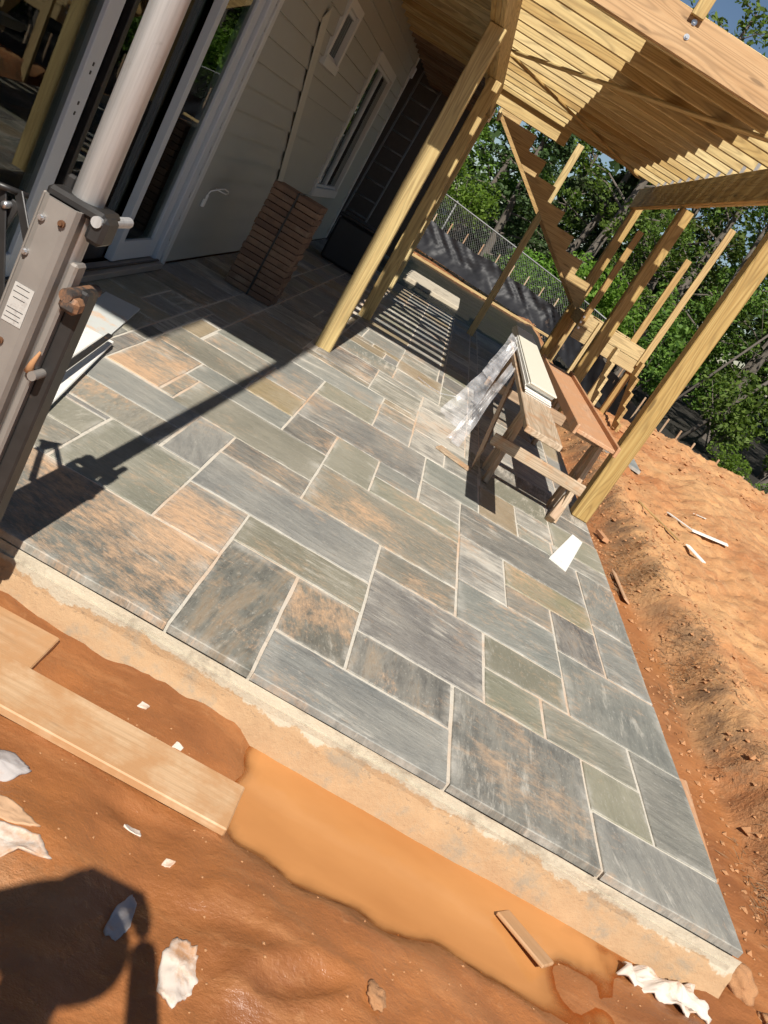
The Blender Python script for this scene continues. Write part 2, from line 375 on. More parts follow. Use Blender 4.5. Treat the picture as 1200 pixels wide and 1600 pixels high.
def water_mat():
    n = NT('muddy_water'); v = n.coord(); a = n.noise(n.mapping(v, (1.2, 3, 1), (0, 0, 0), (0, 0, .2)), 1.5, 4, .5)
    c = n.mix(n.ramp(a, [(.3, 0.0), (.7, 1.0)]), (.41, .175, .054), (.52, .24, .082))
    n.done(c, .10, 0, .5)
    tr = n.new('BsdfTransparent'); tr.inputs[0].default_value = (.86, .62, .40, 1); mx = n.new('MixShader')
    n.lk(n.ramp(n.attr('depth', 'GEOMETRY'), [(.0, .05), (.5, .75), (1.0, 1.0)]), mx.inputs[0]); n.lk(tr.outputs[0], mx.inputs[1]); n.lk(n.b.outputs[0], mx.inputs[2])
    n.lk(mx.outputs[0], n.n['Material Output'].inputs[0]); return n.m
M['water'] = water_mat()
def leaf_mat(name, a, b, trans=.35):
    n = NT(name); g_ = n.new('NewGeometry').outputs['Random Per Island']; r = n.rand()
    c = n.mix(g_, a, b); hs = n.new('HueSaturation'); n.lk(c, hs.inputs['Color'])
    n.lk(n.math('ADD', .75, n.math('MULTIPLY', r, .5)), hs.inputs['Value']); n.lk(n.math('ADD', .485, n.math('MULTIPLY', r, .03)), hs.inputs['Hue'])
    n.done(hs.outputs[0], .62, 0, .25)
    tl = n.new('BsdfTranslucent'); n.lk(n.mix(1.0, hs.outputs[0], (1.2, 1.35, .5), 'MULTIPLY'), tl.inputs[0])
    mx = n.new('MixShader'); mx.inputs[0].default_value = trans; n.lk(n.b.outputs[0], mx.inputs[1]); n.lk(tl.outputs[0], mx.inputs[2])
    n.lk(mx.outputs[0], n.n['Material Output'].inputs[0]); return n.m
M['leaf'] = leaf_mat('broad_leaves', (.045, .085, .014), (.15, .225, .04))
M['leaf_bright'] = leaf_mat('bright_vine_leaves', (.08, .17, .02), (.20, .34, .05), .45)
M['leaf_dark'] = leaf_mat('conifer_needles', (.020, .040, .012), (.060, .095, .030), .15)
M['bark'] = simple('grey_bark', (.13, .11, .09), .95, vary=.35, scale=8, bump=.5)
M['straw'] = simple('dead_straw', (.24, .15, .08), .95, vary=.4)

# ------------------------------------------------------------------ the ground
def sst(a, b, x):
    t = max(0.0, min(1.0, (x - a) / (b - a))); return t * t * (3 - 2 * t)
def fbm(x, y, s, o=3, seed=0.0):
    v = 0.0; a = 1.0
    for k in range(o):
        v += a * noise.noise((x * s + seed, y * s - seed, seed * 1.7)); s *= 2.1; a *= .5
    return v
FOOT = [(.55, 1.50, .5, .022), (.95, 1.42, .8, .020), (.36, 1.18, .3, .02), (.02, 1.86 - .12, .1, .010), (.80, 1.15, 1.0, .02), (1.30, 1.25, .4, .02), (1.80, 1.55, .9, .018), (1.15, 1.0, .6, .02)]
def ground_z(x, y, fine=True):
    # muddy strip in front of the patio
    mud = -.186 + .034 * fbm(x, y, 1.6, 2, 3.1) + .017 * fbm(x, y, 5.5, 3, 4.0) + .005 * fbm(x, y, 17.0, 3, 5.0)
    for (fx, fy, fa, fd) in FOOT:
        u = (x - fx) * math.cos(fa) + (y - fy) * math.sin(fa); w_ = -(x - fx) * math.sin(fa) + (y - fy) * math.cos(fa); q = (u / .13) ** 2 + (w_ / .048) ** 2
        if q < 4: mud += fd * (-.9 * math.exp(-q * 1.6) + .55 * math.exp(-(math.sqrt(q) - 1.25) ** 2 / .06))
    sh = y + .07 * fbm(x, y, 2.6, 3, 8.0)
    basin = sst(.16, .36, x + .1 * fbm(y, x, 3.0, 2, 1.0)) * (1 - sst(1.22, 1.50, x)) * sst(1.76, 1.92, sh + .02 * (x - .9))          # puddle basin with a level floor
    mud = mud * (1 - basin) + (-.248 + .006 * fbm(x, y, 2.0, 2, 1.0)) * basin
    mud -= .03 * sst(2.02, 2.16, sh) * sst(1.2, 1.4, x) * (1 - sst(1.75, 1.95, x))     # puddle basin
    mud += .03 * math.exp(-((x - .62) / .45) ** 2 - ((y - 1.62) / .18) ** 2)
    mud += .04 * sst(1.25, .9, y)
    # right-hand side: trench, bank, yard, crest
    t = x - 1.98 - .05 * fbm(0, y, 1.1, 3, 5.0)
    tw = .20 * sst(5.6, 4.8, y) + .06 * fbm(0, y, 2.3, 2, 2.0); t -= tw
    side = -.15 + .05 * sst(4.6, 5.6, y) + .20 * sst(.16, .36, t) + .05 * math.exp(-((t - .42) / .14) ** 2) + .02 * fbm(x, y, 1.2, 2, 7)
    side += .02 * sst(.8, 2.0, t) + .22 * sst(5.5, 11.5, y) * sst(.6, 2.2, t)
    side -= .85 * sst(11.9, 15.5, y) * sst(.5, 1.6, t)
    side += .09 * fbm(x, y, .55, 3, 2.0) * sst(.7, 1.6, t) + .075 * abs(fbm(x, y, 1.5, 4, 3.7)) * sst(8.2, 10.5, y) * sst(.6, 1.2, t)
    back = -.06 + .05 * fbm(x, y, .5, 2, 4.4) 
    z = mud * (1 - sst(2.15, 2.5, y)) + side * sst(2.15, 2.5, y) if x > 1.9 else mud
    if x > 1.9 and y < 2.5:
        z = mud * (1 - sst(1.9, 2.35, x) * sst(1.2, 2.4, y)) + side * sst(1.9, 2.35, x) * sst(1.2, 2.4, y) if y < 2.15 else z
    if y > 13.5:
        k = sst(13.5, 15.0, y); ks = 1 - sst(2.0, 3.6, x)
        z = z * (1 - k * ks) + back * k * ks
    if x > 3.5 and y > 16: z = z
    if fine:
        rough =   .004 + .046 * sst(.25, .5, x - 1.98 - .20 * sst(5.6, 4.8, y)) if y > 2.2 else .006
        z += rough * fbm(x, y, 7.0, 4, 1.3) + (.012 * abs(fbm(x, y, 3.1, 3, 9.0)) if y > 2.2 and x > 2.2 else 0)
    # under the paving and the house the soil lies below the slab
    if -8 < x < 1.985 and 2.31 < y < 14.15: z = -.33
    return z
def axis(dense0, dense1, step, lo, hi):
    a = []; v = dense0
    while v <= dense1: a.append(round(v, 4)); v += step
    s = step; v = dense1
    while v < hi: s *= 1.22; v += s; a.append(v)
    s = step; v = dense0; pre = []
    while v > lo: s *= 1.22; v -= s; pre.append(v)
    return pre[::-1] + a
xs = axis(-1.0, 2.5, .028, -400, 400); xs = [x for x in xs if x <= 2.5] + [x for x in axis(2.53, 5.5, .034, 0, 400) if x > 2.52]
ys = [y for y in axis(.9, 2.4, .02, -400, 600) if y <= 2.4] + [y for y in axis(2.44, 12.5, .045, 0, 600) if y > 2.42]
gv = []; wet = []; lit = []; wood = []
for y in ys:
    for x in xs:
        near = -3 < x < 12 and -1 < y < 26
        z = ground_z(x, y, near) if (abs(x) < 40 and -20 < y < 60) else -.2
        if y > 28: z += .02 * (min(y, 60) - 28)
        gv.append((x, y, z))
        t = x - 1.98
        t2 = t - .05 * fbm(0, y, 1.1, 3, 5.0) - .20 * sst(5.6, 4.8, y) - .06 * fbm(0, y, 2.3, 2, 2.0)
        w = 1.0 if y < 2.3 else (1 - sst(.12, .26, t2) if t2 < .5 else 0)
        if y < 2.3: w = 1 - .55 * sst(2.2, 3.0, x) - .75 * sst(-.02, -.25, x - .25 * (y - 1.1)) * sst(1.5, 1.35, y)
        wet.append(max(0, w) * (.85 if y > 2.3 else 1))
        l_ = math.exp(-((t2 - .30) / .10) ** 2) * (.85 + .9 * fbm(x, y, 1.9, 2, 6.0)) if y > 2.6 else 0; l_ = max(0, l_)
        l_ += .22 * math.exp(-((t - 2.0) / .8) ** 2) * sst(6, 8, y)
        if y < 1.5 and x < .1: l_ += .7 * sst(.0, -.2, x - .25 * (y - 1.1))
        if 14.0 < y < 21.6 and x < 2.6: l_ = 0.0
        lit.append(min(1, l_))
        wood_shade = sst(24.5, 27, y + .6 * max(0, x - 3.5)) if y > 0 else 0
        wood_shade = max(wood_shade, sst(15, 17, y) * sst(2.5, 3.5, x))
        if 14.0 < y < 21.6 and x < 2.6: wood_shade = 1.0  # shade behind the patio, painted near black into the ground colour
        wood.append(wood_shade)
nx = len(xs)
gf = [(j * nx + i, j * nx + i + 1, (j + 1) * nx + i + 1, (j + 1) * nx + i) for j in range(len(ys) - 1) for i in range(nx - 1)]
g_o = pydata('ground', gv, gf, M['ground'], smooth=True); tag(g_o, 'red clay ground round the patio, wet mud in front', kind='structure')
for nm, vals in (('wet', wet), ('litter', lit), ('woodland', wood)):  # woodland: wood floor plus the shade painted behind the patio
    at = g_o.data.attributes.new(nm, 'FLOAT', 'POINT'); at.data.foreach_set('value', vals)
# puddle: a level sheet of muddy water that the mud cuts to its own shore
PZ = -.212; pnx, pny = 96, 40
pv = [(.1 + 2.1 * i / pnx, 1.45 + .85 * j / pny, PZ) for j in range(pny + 1) for i in range(pnx + 1)]
pf = [(j * (pnx + 1) + i, j * (pnx + 1) + i + 1, (j + 1) * (pnx + 1) + i + 1, (j + 1) * (pnx + 1) + i) for j in range(pny) for i in range(pnx)]
pud = tag(pydata('puddle', pv, pf, M['water']), 'orange muddy puddle along the foot of the concrete', kind='structure')
pud.data.attributes.new('depth', 'FLOAT', 'POINT').data.foreach_set('value', [max(0, min(1, (PZ - ground_z(x, min(y, 2.29))) / .022)) for x, y, z in pv])

# ------------------------------------------------------------------ patio: bluestone on a mortar bed on a concrete slab
STONES="""-1.050 -0.188 2.280 2.865 o
-0.188 0.115 2.280 3.036 g
0.115 0.838 2.280 2.590 b
0.115 0.404 2.590 3.036 r
0.405 0.838 2.590 2.895 d
-0.188 0.405 3.036 3.319 v
0.404 0.984 2.895 3.489 p
0.838 1.426 2.280 2.895 p
1.426 1.980 2.280 2.592 b
1.426 1.701 2.592 2.894 v
1.701 1.980 2.592 3.187 b
1.267 1.701 2.894 3.186 v
0.984 1.267 2.895 3.186 v
0.984 1.410 3.186 3.489 v
1.411 1.980 3.186 3.767 c
0.835 1.411 3.489 3.926 c
0.404 0.835 3.489 3.784 r
-0.040 0.834 3.784 4.391 r
-0.482 0.404 3.319 3.784 c
-0.482 -0.040 3.784 4.061 d
-0.860 -0.040 4.061 4.548 v
-0.689 -0.482 3.477 4.061 c
-0.665 -0.334 4.866 5.310 w
-0.945 -0.335 4.548 4.866 c
-0.945 -0.860 4.101 4.548 o2
-0.927 -0.482 2.865 3.477 v
-1.250 -0.927 3.171 3.421 v
-1.200 -0.927 2.865 3.171 o2
-0.482 -0.188 2.865 3.319 o
-1.256 -0.945 4.123 4.865 o
-1.261 -0.665 4.865 5.321 o2
-1.107 -0.649 5.321 5.671 o2
-0.649 -0.334 5.310 6.037 c
-0.335 -0.041 4.548 4.986 d
-0.334 0.546 4.986 5.630 p
-0.334 0.113 5.631 6.037 v
-0.615 0.106 6.037 6.547 b
-0.566 -0.043 6.690 7.373 d
-0.522 0.090 7.373 7.904 c
-0.362 0.084 8.337 8.929 c
0.084 0.500 8.333 8.814 h
0.090 0.568 7.360 7.856 h
-0.043 0.402 6.547 7.156 h
0.106 0.403 6.075 6.390 h
0.113 0.405 5.632 6.075 c
0.405 0.686 5.628 6.167 h
0.403 0.850 6.167 6.983 h
0.686 0.968 5.627 5.978 h
0.546 0.968 5.107 5.627 c
0.546 0.833 4.680 5.109 h
-0.041 0.254 4.391 4.987 v
0.254 0.546 4.680 4.986 c
0.254 0.834 4.391 4.680 v
0.833 1.700 4.541 5.105 p
1.127 1.700 4.210 4.541 w2
1.127 1.411 3.926 4.210 r
1.411 1.700 3.767 4.210 d
0.834 1.127 3.926 4.541 h
1.700 1.980 4.349 5.106 c
1.700 1.980 3.767 4.349 b
1.528 1.980 5.106 5.350 h
1.266 1.528 5.106 5.363 h
1.266 1.552 5.363 5.708 h
1.552 1.980 5.350 5.837 v
0.968 1.266 5.105 5.703 w
-1.350 -0.689 3.770 4.100 c
-1.350 -0.689 3.477 3.770 o2
-1.900 -1.050 2.280 2.730 v
-1.900 -1.300 2.730 3.030 b
-1.300 -1.050 2.730 2.850 w
-1.300 -1.200 2.850 3.180 v
-1.900 -1.300 3.030 3.480 b
-1.300 -1.240 3.180 3.477 c
-1.240 -0.927 3.421 3.477 b
-1.900 -1.600 3.480 3.780 p
-1.600 -1.350 3.480 3.780 d
-1.900 -1.360 3.780 4.380 p
-1.360 -1.256 4.100 4.710 d
-1.900 -1.360 4.380 4.680 b
-1.900 -1.360 4.680 5.130 v
-1.360 -1.261 4.710 5.010 d
-1.360 -1.270 5.010 5.610 h
-1.900 -1.360 5.130 5.430 v
-1.270 -1.120 5.321 5.760 w
-1.900 -1.600 5.430 6.030 v
-1.600 -1.360 5.430 5.730 c
-1.360 -1.270 5.610 6.060 h
-1.120 -0.615 5.671 6.270 c
0.980 1.550 5.703 6.150 v
-1.600 -1.360 5.730 6.030 h
-1.270 -1.120 5.760 6.060 h
1.550 1.970 5.837 6.150 d
0.686 0.980 5.978 6.180 c
-1.900 -1.360 6.030 6.480 r
-1.360 -1.120 6.060 6.660 v
0.980 1.970 6.150 6.600 d
0.850 0.980 6.180 6.480 v
-1.120 -0.615 6.270 6.570 r
0.106 0.403 6.390 6.547 w
-1.900 -1.360 6.480 6.930 b
0.850 0.980 6.480 6.930 b
-0.640 -0.043 6.547 6.690 r
-1.120 -0.640 6.570 7.020 r
0.980 1.730 6.600 7.200 b
1.730 1.970 6.600 6.900 r
-1.360 -1.120 6.660 7.260 h
1.730 1.970 6.900 7.350 d
-1.900 -1.360 6.930 7.380 h
0.860 0.980 6.930 7.380 d
0.410 0.860 6.983 7.350 h
-1.120 -0.640 7.020 7.620 h
-0.043 0.410 7.156 7.360 h
0.980 1.730 7.200 7.500 b
-1.360 -1.120 7.260 7.860 b
0.568 0.860 7.350 7.800 v
1.730 1.970 7.350 7.950 b
-1.900 -1.360 7.380 7.680 r
-0.580 -0.522 7.373 7.680 b
0.860 0.980 7.380 7.980 p
0.980 1.730 7.500 8.100 h
-1.120 -0.640 7.620 7.920 p
-1.900 -1.360 7.680 7.980 h
-0.580 -0.520 7.680 8.280 c
0.560 0.860 7.800 8.250 v
-1.360 -1.120 7.860 8.310 d
0.080 0.560 7.856 8.340 w
-0.520 -0.070 7.904 8.190 w
-0.070 0.080 7.904 8.190 c
-1.120 -0.820 7.920 8.520 c
-0.820 -0.640 7.920 8.520 b
1.730 1.970 7.950 8.550 w
-1.900 -1.360 7.980 8.580 d
0.860 0.980 7.980 8.580 b
0.980 1.580 8.100 8.550 r
1.580 1.730 8.100 8.550 d
-0.520 -0.220 8.190 8.340 r
-0.220 0.080 8.190 8.337 w
0.560 0.860 8.250 8.850 d
-0.580 -0.520 8.280 8.580 p
-1.360 -1.120 8.310 8.760 d
-0.520 -0.362 8.340 8.940 c
0.500 0.560 8.340 8.790 d
-1.120 -0.640 8.520 9.120 b
0.980 1.580 8.550 9.150 r
1.580 1.970 8.550 9.150 p
-1.900 -1.360 8.580 9.180 r
-0.580 -0.520 8.580 9.180 w
0.860 0.980 8.580 8.880 d
-1.360 -1.120 8.760 9.210 v
0.500 0.560 8.790 9.240 b
0.080 0.500 8.814 9.420 h
0.560 0.860 8.850 9.450 v
0.860 0.980 8.880 9.330 c
-0.520 0.080 8.940 9.240 h
-1.120 -0.640 9.120 9.420 c
0.980 1.280 9.150 9.450 d
1.280 1.970 9.150 9.450 b
-1.900 -1.360 9.180 9.480 c
-0.580 -0.520 9.180 9.780 c
-1.360 -1.120 9.210 9.510 d
-0.520 0.080 9.240 9.540 w
0.500 0.560 9.240 9.540 w
0.860 0.980 9.330 9.930 r
-1.120 -0.640 9.420 9.720 d
0.080 0.500 9.420 10.020 p
0.560 0.860 9.450 9.750 d
0.980 1.730 9.450 10.050 b
1.730 1.970 9.450 10.050 w
-1.900 -1.600 9.480 9.930 c
-1.600 -1.360 9.480 9.780 c
-1.360 -1.120 9.510 9.810 w
-0.520 0.080 9.540 9.990 c
0.500 0.560 9.540 10.140 w
-1.120 -0.640 9.720 10.020 b
0.560 0.860 9.750 10.200 p
-1.600 -1.360 9.780 10.230 w
-0.580 -0.520 9.780 10.230 w
-1.360 -1.120 9.810 10.410 v
-1.900 -1.600 9.930 10.230 b
0.860 0.980 9.930 10.230 v
-0.520 0.080 9.990 10.440 v
-1.120 -0.640 10.020 10.620 w
0.080 0.500 10.020 10.320 p
0.980 1.430 10.050 10.350 h
1.430 1.970 10.050 10.350 d
0.500 0.560 10.140 10.590 p
0.560 0.860 10.200 10.650 h
-1.900 -1.600 10.230 10.530 r
-1.600 -1.360 10.230 10.530 h
-0.580 -0.520 10.230 10.830 p
0.860 0.980 10.230 10.830 h
0.080 0.500 10.320 10.920 b
0.980 1.580 10.350 10.650 v
1.580 1.970 10.350 10.800 v
-1.360 -1.120 10.410 11.010 b
-0.520 0.080 10.440 11.040 h
-1.900 -1.360 10.530 10.830 p
0.500 0.560 10.590 10.890 v
-1.120 -0.820 10.620 10.920 d
-0.820 -0.640 10.620 11.070 v
0.560 0.860 10.650 10.950 w
0.980 1.430 10.650 10.950 h
1.430 1.580 10.650 11.250 b
1.580 1.970 10.800 11.400 v
-1.900 -1.360 10.830 11.430 w
-0.580 -0.520 10.830 11.130 d
0.860 0.980 10.830 11.430 c
0.500 0.560 10.890 11.490 h
-1.120 -0.820 10.920 11.220 r
0.080 0.500 10.920 11.520 p
0.560 0.860 10.950 11.250 v
0.980 1.430 10.950 11.400 c
-1.360 -1.120 11.010 11.610 v
-0.520 0.080 11.040 11.340 v
-0.820 -0.640 11.070 11.370 w
-0.580 -0.520 11.130 11.730 b
-1.120 -0.820 11.220 11.670 d
0.560 0.860 11.250 11.850 v
1.430 1.580 11.250 11.550 h
-0.520 0.080 11.340 11.940 v
-0.820 -0.640 11.370 11.670 h
0.980 1.430 11.400 11.700 b
1.580 1.970 11.400 11.700 d
-1.900 -1.360 11.430 11.730 r
0.860 0.980 11.430 12.030 p
0.500 0.560 11.490 12.090 r
0.080 0.500 11.520 11.820 c
1.430 1.580 11.550 11.850 p
-1.360 -1.120 11.610 12.210 p
-1.120 -0.640 11.670 12.270 r
0.980 1.430 11.700 12.000 d
1.580 1.970 11.700 12.000 h
-1.900 -1.360 11.730 12.030 r
-0.580 -0.520 11.730 12.030 p
0.080 0.500 11.820 12.270 p
0.560 0.860 11.850 12.450 r
1.430 1.580 11.850 12.150 p
-0.520 -0.220 11.940 12.240 b
-0.220 0.080 11.940 12.390 v
0.980 1.430 12.000 12.600 r
1.580 1.970 12.000 12.600 v
-1.900 -1.360 12.030 12.480 v
-0.580 -0.520 12.030 12.330 c
0.860 0.980 12.030 12.630 w
0.500 0.560 12.090 12.390 v
1.430 1.580 12.150 12.600 h
-1.360 -1.120 12.210 12.810 p
-0.520 -0.220 12.240 12.540 p
-1.120 -0.640 12.270 12.870 w
0.080 0.500 12.270 12.870 w
-0.580 -0.520 12.330 12.780 w
-0.220 0.080 12.390 12.840 p
0.500 0.560 12.390 12.840 d
0.560 0.860 12.450 12.750 b
-1.900 -1.360 12.480 12.780 p
-0.520 -0.220 12.540 13.140 w
0.980 1.730 12.600 13.200 p
1.730 1.970 12.600 12.900 h
0.860 0.980 12.630 13.230 b
0.560 0.860 12.750 13.350 c
-1.900 -1.360 12.780 13.230 c
-0.580 -0.520 12.780 13.080 c
-1.360 -1.120 12.810 13.410 p
-0.220 0.080 12.840 13.440 c
0.500 0.560 12.840 13.140 c
-1.120 -0.640 12.870 13.470 c
0.080 0.500 12.870 13.320 b
1.730 1.970 12.900 13.500 c
-0.580 -0.520 13.080 13.380 r
-0.520 -0.220 13.140 13.740 w
0.500 0.560 13.140 13.590 b
0.980 1.730 13.200 13.800 h
-1.900 -1.360 13.230 13.830 d
0.860 0.980 13.230 13.680 w
0.080 0.500 13.320 13.620 c
0.560 0.860 13.350 13.650 w
-0.580 -0.520 13.380 13.680 d
-1.360 -1.120 13.410 13.710 d
-0.220 0.080 13.440 14.040 w
-1.120 -0.640 13.470 13.770 r
1.730 1.970 13.500 13.800 b
0.500 0.560 13.590 13.890 d
0.080 0.500 13.620 14.190 c
0.560 0.860 13.650 13.950 r
-0.580 -0.520 13.680 14.190 v
0.860 0.980 13.680 14.190 w
-1.360 -1.120 13.710 14.190 v
-0.520 -0.220 13.740 14.190 w
-1.120 -0.640 13.770 14.070 b
0.980 1.580 13.800 14.190 p
1.580 1.970 13.800 14.190 p
-1.900 -1.360 13.830 14.190 b
0.500 0.560 13.890 14.190 c
0.560 0.860 13.950 14.190 c
-0.220 0.080 14.040 14.190 r
-1.120 -0.640 14.070 14.190 h"""
def warp(x, y): return (x, y - .0237 * (x - .6) * max(0, 1 - (y - 2.28) / 4))
patio = empty('patio', (0, 2.28, 0), 'bluestone patio of rectangular grey slabs with pale mortar joints', kind='structure')
PAL = {'v': (.210, .200, .152), 'c': (.208, .208, .188), 'b': (.214, .212, .194), 'p': (.178, .172, .158), 'd': (.155, .146, .132),
       'g': (.145, .145, .122), 'r': (.185, .172, .142), 'o': (.19, .182, .158), 'o2': (.215, .205, .17), 'h': (.225, .218, .19), 'w': (.26, .20, .12), 'w2': (.22, .20, .13)}
DUST = {'o': .88, 'o2': .62, 'h': .50, 'r': .60, 'g': .64, 'd': .52, 'w2': .55, 'p': .42, 'b': .30, 'c': .34, 'v': .24, 'w': .3}
RUST = {'g': .8, 'r': .75, 'd': .6, 'w2': .9, 'w': .5, 'o': .5, 'p': .38, 'o2': .4}
rs = random.Random(4)
for ln in STONES.split('\n'):
    q = ln.split(); x0, x1, y0, y1 = map(float, q[:4]); k = q[4]
    gp = .0066
    x0 += gp * rs.uniform(.7, 1.3); x1 -= gp * rs.uniform(.7, 1.3); y0 += gp * rs.uniform(.7, 1.3); y1 -= gp * rs.uniform(.7, 1.3)
    if x1 - x0 < .02 or y1 - y0 < .02: continue
    cx, cy = (x0 + x1) / 2, (y0 + y1) / 2
    # outline with slightly uneven sawn edges
    out = []
    def edge(a, b, n):
        for i in range(n):
            t = i / n; px = a[0] + (b[0] - a[0]) * t; py = a[1] + (b[1] - a[1]) * t
            j = .0022 if i else .001
            out.append((px + rs.uniform(-j, j), py + rs.uniform(-j, j)))
    nxs = max(2, int((x1 - x0) / .13)); nys = max(2, int((y1 - y0) / .13))
    edge((x0, y0), (x1, y0), nxs); edge((x1, y0), (x1, y1), nys); edge((x1, y1), (x0, y1), nxs); edge((x0, y1), (x0, y0), nys)
    tz = rs.uniform(-.0012, .0012); sx = rs.uniform(-.002, .002); sy = rs.uniform(-.002, .002); n_ = len(out)
    vt = []
    for (px, py) in out:                                  # chamfered arris, then the top
        wx, wy = warp(px, py); vt.append((wx, wy, -.030))
    for (px, py) in out:
        wx, wy = warp(px, py); vt.append((wx, wy, tz - .003 + sx * (px - cx) + sy * (py - cy)))
    for (px, py) in out:
        ix = px + (.003 if px < cx else -.003) ; iy = py + (.003 if py < cy else -.003)
        wx, wy = warp(ix, iy); vt.append((wx, wy, tz + sx * (px - cx) + sy * (py - cy)))
    wc = warp(cx, cy)
    vt = [(a - wc[0], b - wc[1], c) for a, b, c in vt]
    fc = [tuple(range(2 * n_, 3 * n_))]
    for a in range(2):
        for i in range(n_): fc.append((a * n_ + i, a * n_ + (i + 1) % n_, (a + 1) * n_ + (i + 1) % n_, (a + 1) * n_ + i))
    o = pydata('paving_stone', vt, fc, M['stone'], patio, Matrix.Translation((wc[0], wc[1], 0)))
    v_ = rs.uniform(.92, 1.22); c_ = PAL[k]; o.color = (c_[0] * v_ * rs.uniform(.97, 1.03), c_[1] * v_, c_[2] * v_ * rs.uniform(.95, 1.05), 1)
    lime = rs.uniform(.2, .5)
    if k == 'h': lime = .75
    d_ = math.hypot(cx - .65, cy - 6.9); lime = max(lime, 1.05 * max(0, 1 - d_ / 2.6))
    o['clay_dust'] = DUST.get(k, .08) + rs.uniform(-.02, .16); o['iron_stain'] = RUST.get(k, .12) + rs.uniform(-.08, .08)
    o['lime_dust'] = lime; o['cleft'] = max(0, min(1, {'g': .95, 'd': .9, 'p': .6, 'r': .6, 'h': .6, 'o': .5, 'v': .12, 'w': .25, 'c': .32, 'b': .35}.get(k, .4) + rs.uniform(-.12, .2))); o['grain_turn'] = rs.uniform(-.25, .25) + (math.pi / 2 if k in ('g',) or (k == 'p' and cx > .9 and cy < 3) else (0 if rs.random() < .85 else math.pi / 2))
def slab(name, pts, z0, z1, mat, parent):
    n_ = len(pts); v = [(x, y, z0) for x, y in pts] + [(x, y, z1) for x, y in pts]
    f = [tuple(range(n_))[::-1], tuple(range(n_, 2 * n_))] + [(i, (i + 1) % n_, n_ + (i + 1) % n_, n_ + i) for i in range(n_)]
    return pydata(name, v, f, mat, parent)
slab('mortar_bed', [warp(-1.90, 2.300), warp(1.965, 2.300), (1.972, 14.2), (-1.90, 14.2)], -.055, -.0045, M['mortar'], patio)
# concrete footing: an uneven cast face with a spilled toe
fv = []; nf = 200; prof = [(.006, -.031), (.002, -.055), (.001, -.08), (-.008, -.10), (-.013, -.125), (-.020, -.15), (-.030, -.185), (-.05, -.30)]
for i in range(nf + 1):
    x = -1.9 + (1.99 + 1.9) * i / nf
    for k, (dy, dz) in enumerate(prof):
        yy = warp(x, 2.275)[1] + dy + (.009 * fbm(x, k * .3, 3.0, 5, 2.2) if k else 0) - (.014 * max(0, fbm(x, k * .2, 1.9, 4, 6.6)) if k > 2 else 0)
        fv.append((x, yy, dz + (.008 * fbm(x, k, 4.0, 3, 1.0) if 0 < k else 0)))
np_ = len(prof)
ff = [(i * np_ + k, i * np_ + k + 1, (i + 1) * np_ + k + 1, (i + 1) * np_ + k) for i in range(nf) for k in range(np_ - 1)]
b0 = len(fv)
for (x, y) in ((-1.9, 2.3), (1.99, 2.3)):      # closed behind by the slab body
    pass
pydata('concrete_edge', fv, ff, M['concrete'], patio, smooth=True)
slab('concrete_slab', [(-1.9, 2.32), (1.965, 2.24), (1.965, 14.2), (-1.9, 14.2)], -.40, -.062, M['concrete'], patio)
sun_patch = box('sun_patch_slab', (0.02, 16.9, -.05), (1.15, 1.75, .10), M['concrete'], None, .01); tag(sun_patch, 'small pale slab standing in for the sunlit ground beyond the deck', kind='structure')  # pale slab in place of a pool of sunlight on the ground

# ------------------------------------------------------------------ house
XW = -1.92
house = empty('house', (XW, 7, 0), 'pale clapboard house wall with sliding glass door and two windows', 'house')
DOOR = (2.55, 6.52, 0.0, 2.36); WIN = (8.46, 9.17, 1.91, 2.53); FR = (11.03, 12.88, .69, 2.5)
openings = (DOOR, WIN, FR); HY0, HY1 = -.3, 14.2
def spans(z0, z1):
    s = [(HY0, HY1)]
    for (a, b, c, d) in openings:
        if z1 <= c + .002 or z0 >= d - .002: continue
        s2 = []
        for (p, q) in s:
            if b <= p or a >= q: s2.append((p, q)); continue
            if a > p: s2.append((p, a))
            if b < q: s2.append((b, q))
        s = s2
    return s
rs = random.Random(9); EXP = .1775; z = .02
cuts = sorted({.02, 3.0, DOOR[3], WIN[2], WIN[3], FR[2], FR[3]})
k = 0
while z < 2.99:
    z1 = min(z + EXP, 3.0)
    # split a course where an opening begins or ends inside it
    lv = [z] + [c for c in cuts if z + .012 < c < z1 - .012] + [z1]
    for a, b in zip(lv[:-1], lv[1:]):
        for (p, q) in spans(a, b):
            segs = [(p, q)]
            if q - p > 4.2:
                m_ = p + rs.uniform(1.8, 3.2); segs = [(p, m_ - .001), (m_ + .001, q)]
            for (p_, q_) in segs:
                ob = .028 - .023 * (a - z) / EXP; ot = .028 - .023 * (b - z) / EXP
                vv = [(0, p_, a), (ob, p_, a), (ot, p_, b), (0, p_, b), (0, q_, a), (ob, q_, a), (ot, q_, b), (0, q_, b)]
                pydata('siding_board', [(x - 0, y - (p_ + q_) / 2, zz - a) for x, y, zz in vv], [(0, 1, 2, 3), (7, 6, 5, 4), (1, 5, 6, 2), (0, 4, 5, 1), (3, 2, 6, 7), (0, 3, 7, 4)],
                       M['siding'], house, Matrix.Translation((XW, (p_ + q_) / 2, a)))
    z = z1
bm = bmesh.new()
zs = sorted({0.0, 3.0, DOOR[3], WIN[2], WIN[3], FR[2], FR[3]})
for a, b in zip(zs[:-1], zs[1:]):
    for (p, q) in spans(a, b): bm_box(bm, (XW - .05, (p + q) / 2, (a + b) / 2), (.098, q - p, b - a))
bm_obj('sheathing', bm, M['dark_room'], house)
box('upper_wall', (XW - .05, (HY0 + HY1) / 2, 4.477), (.1, HY1 - HY0, 2.95), M['siding'], house)
box('roof_eave', (XW - .9, (HY0 + HY1) / 2 - .2, 6.02), (2.72, HY1 - HY0 + .35, .12), M['trim'], house)
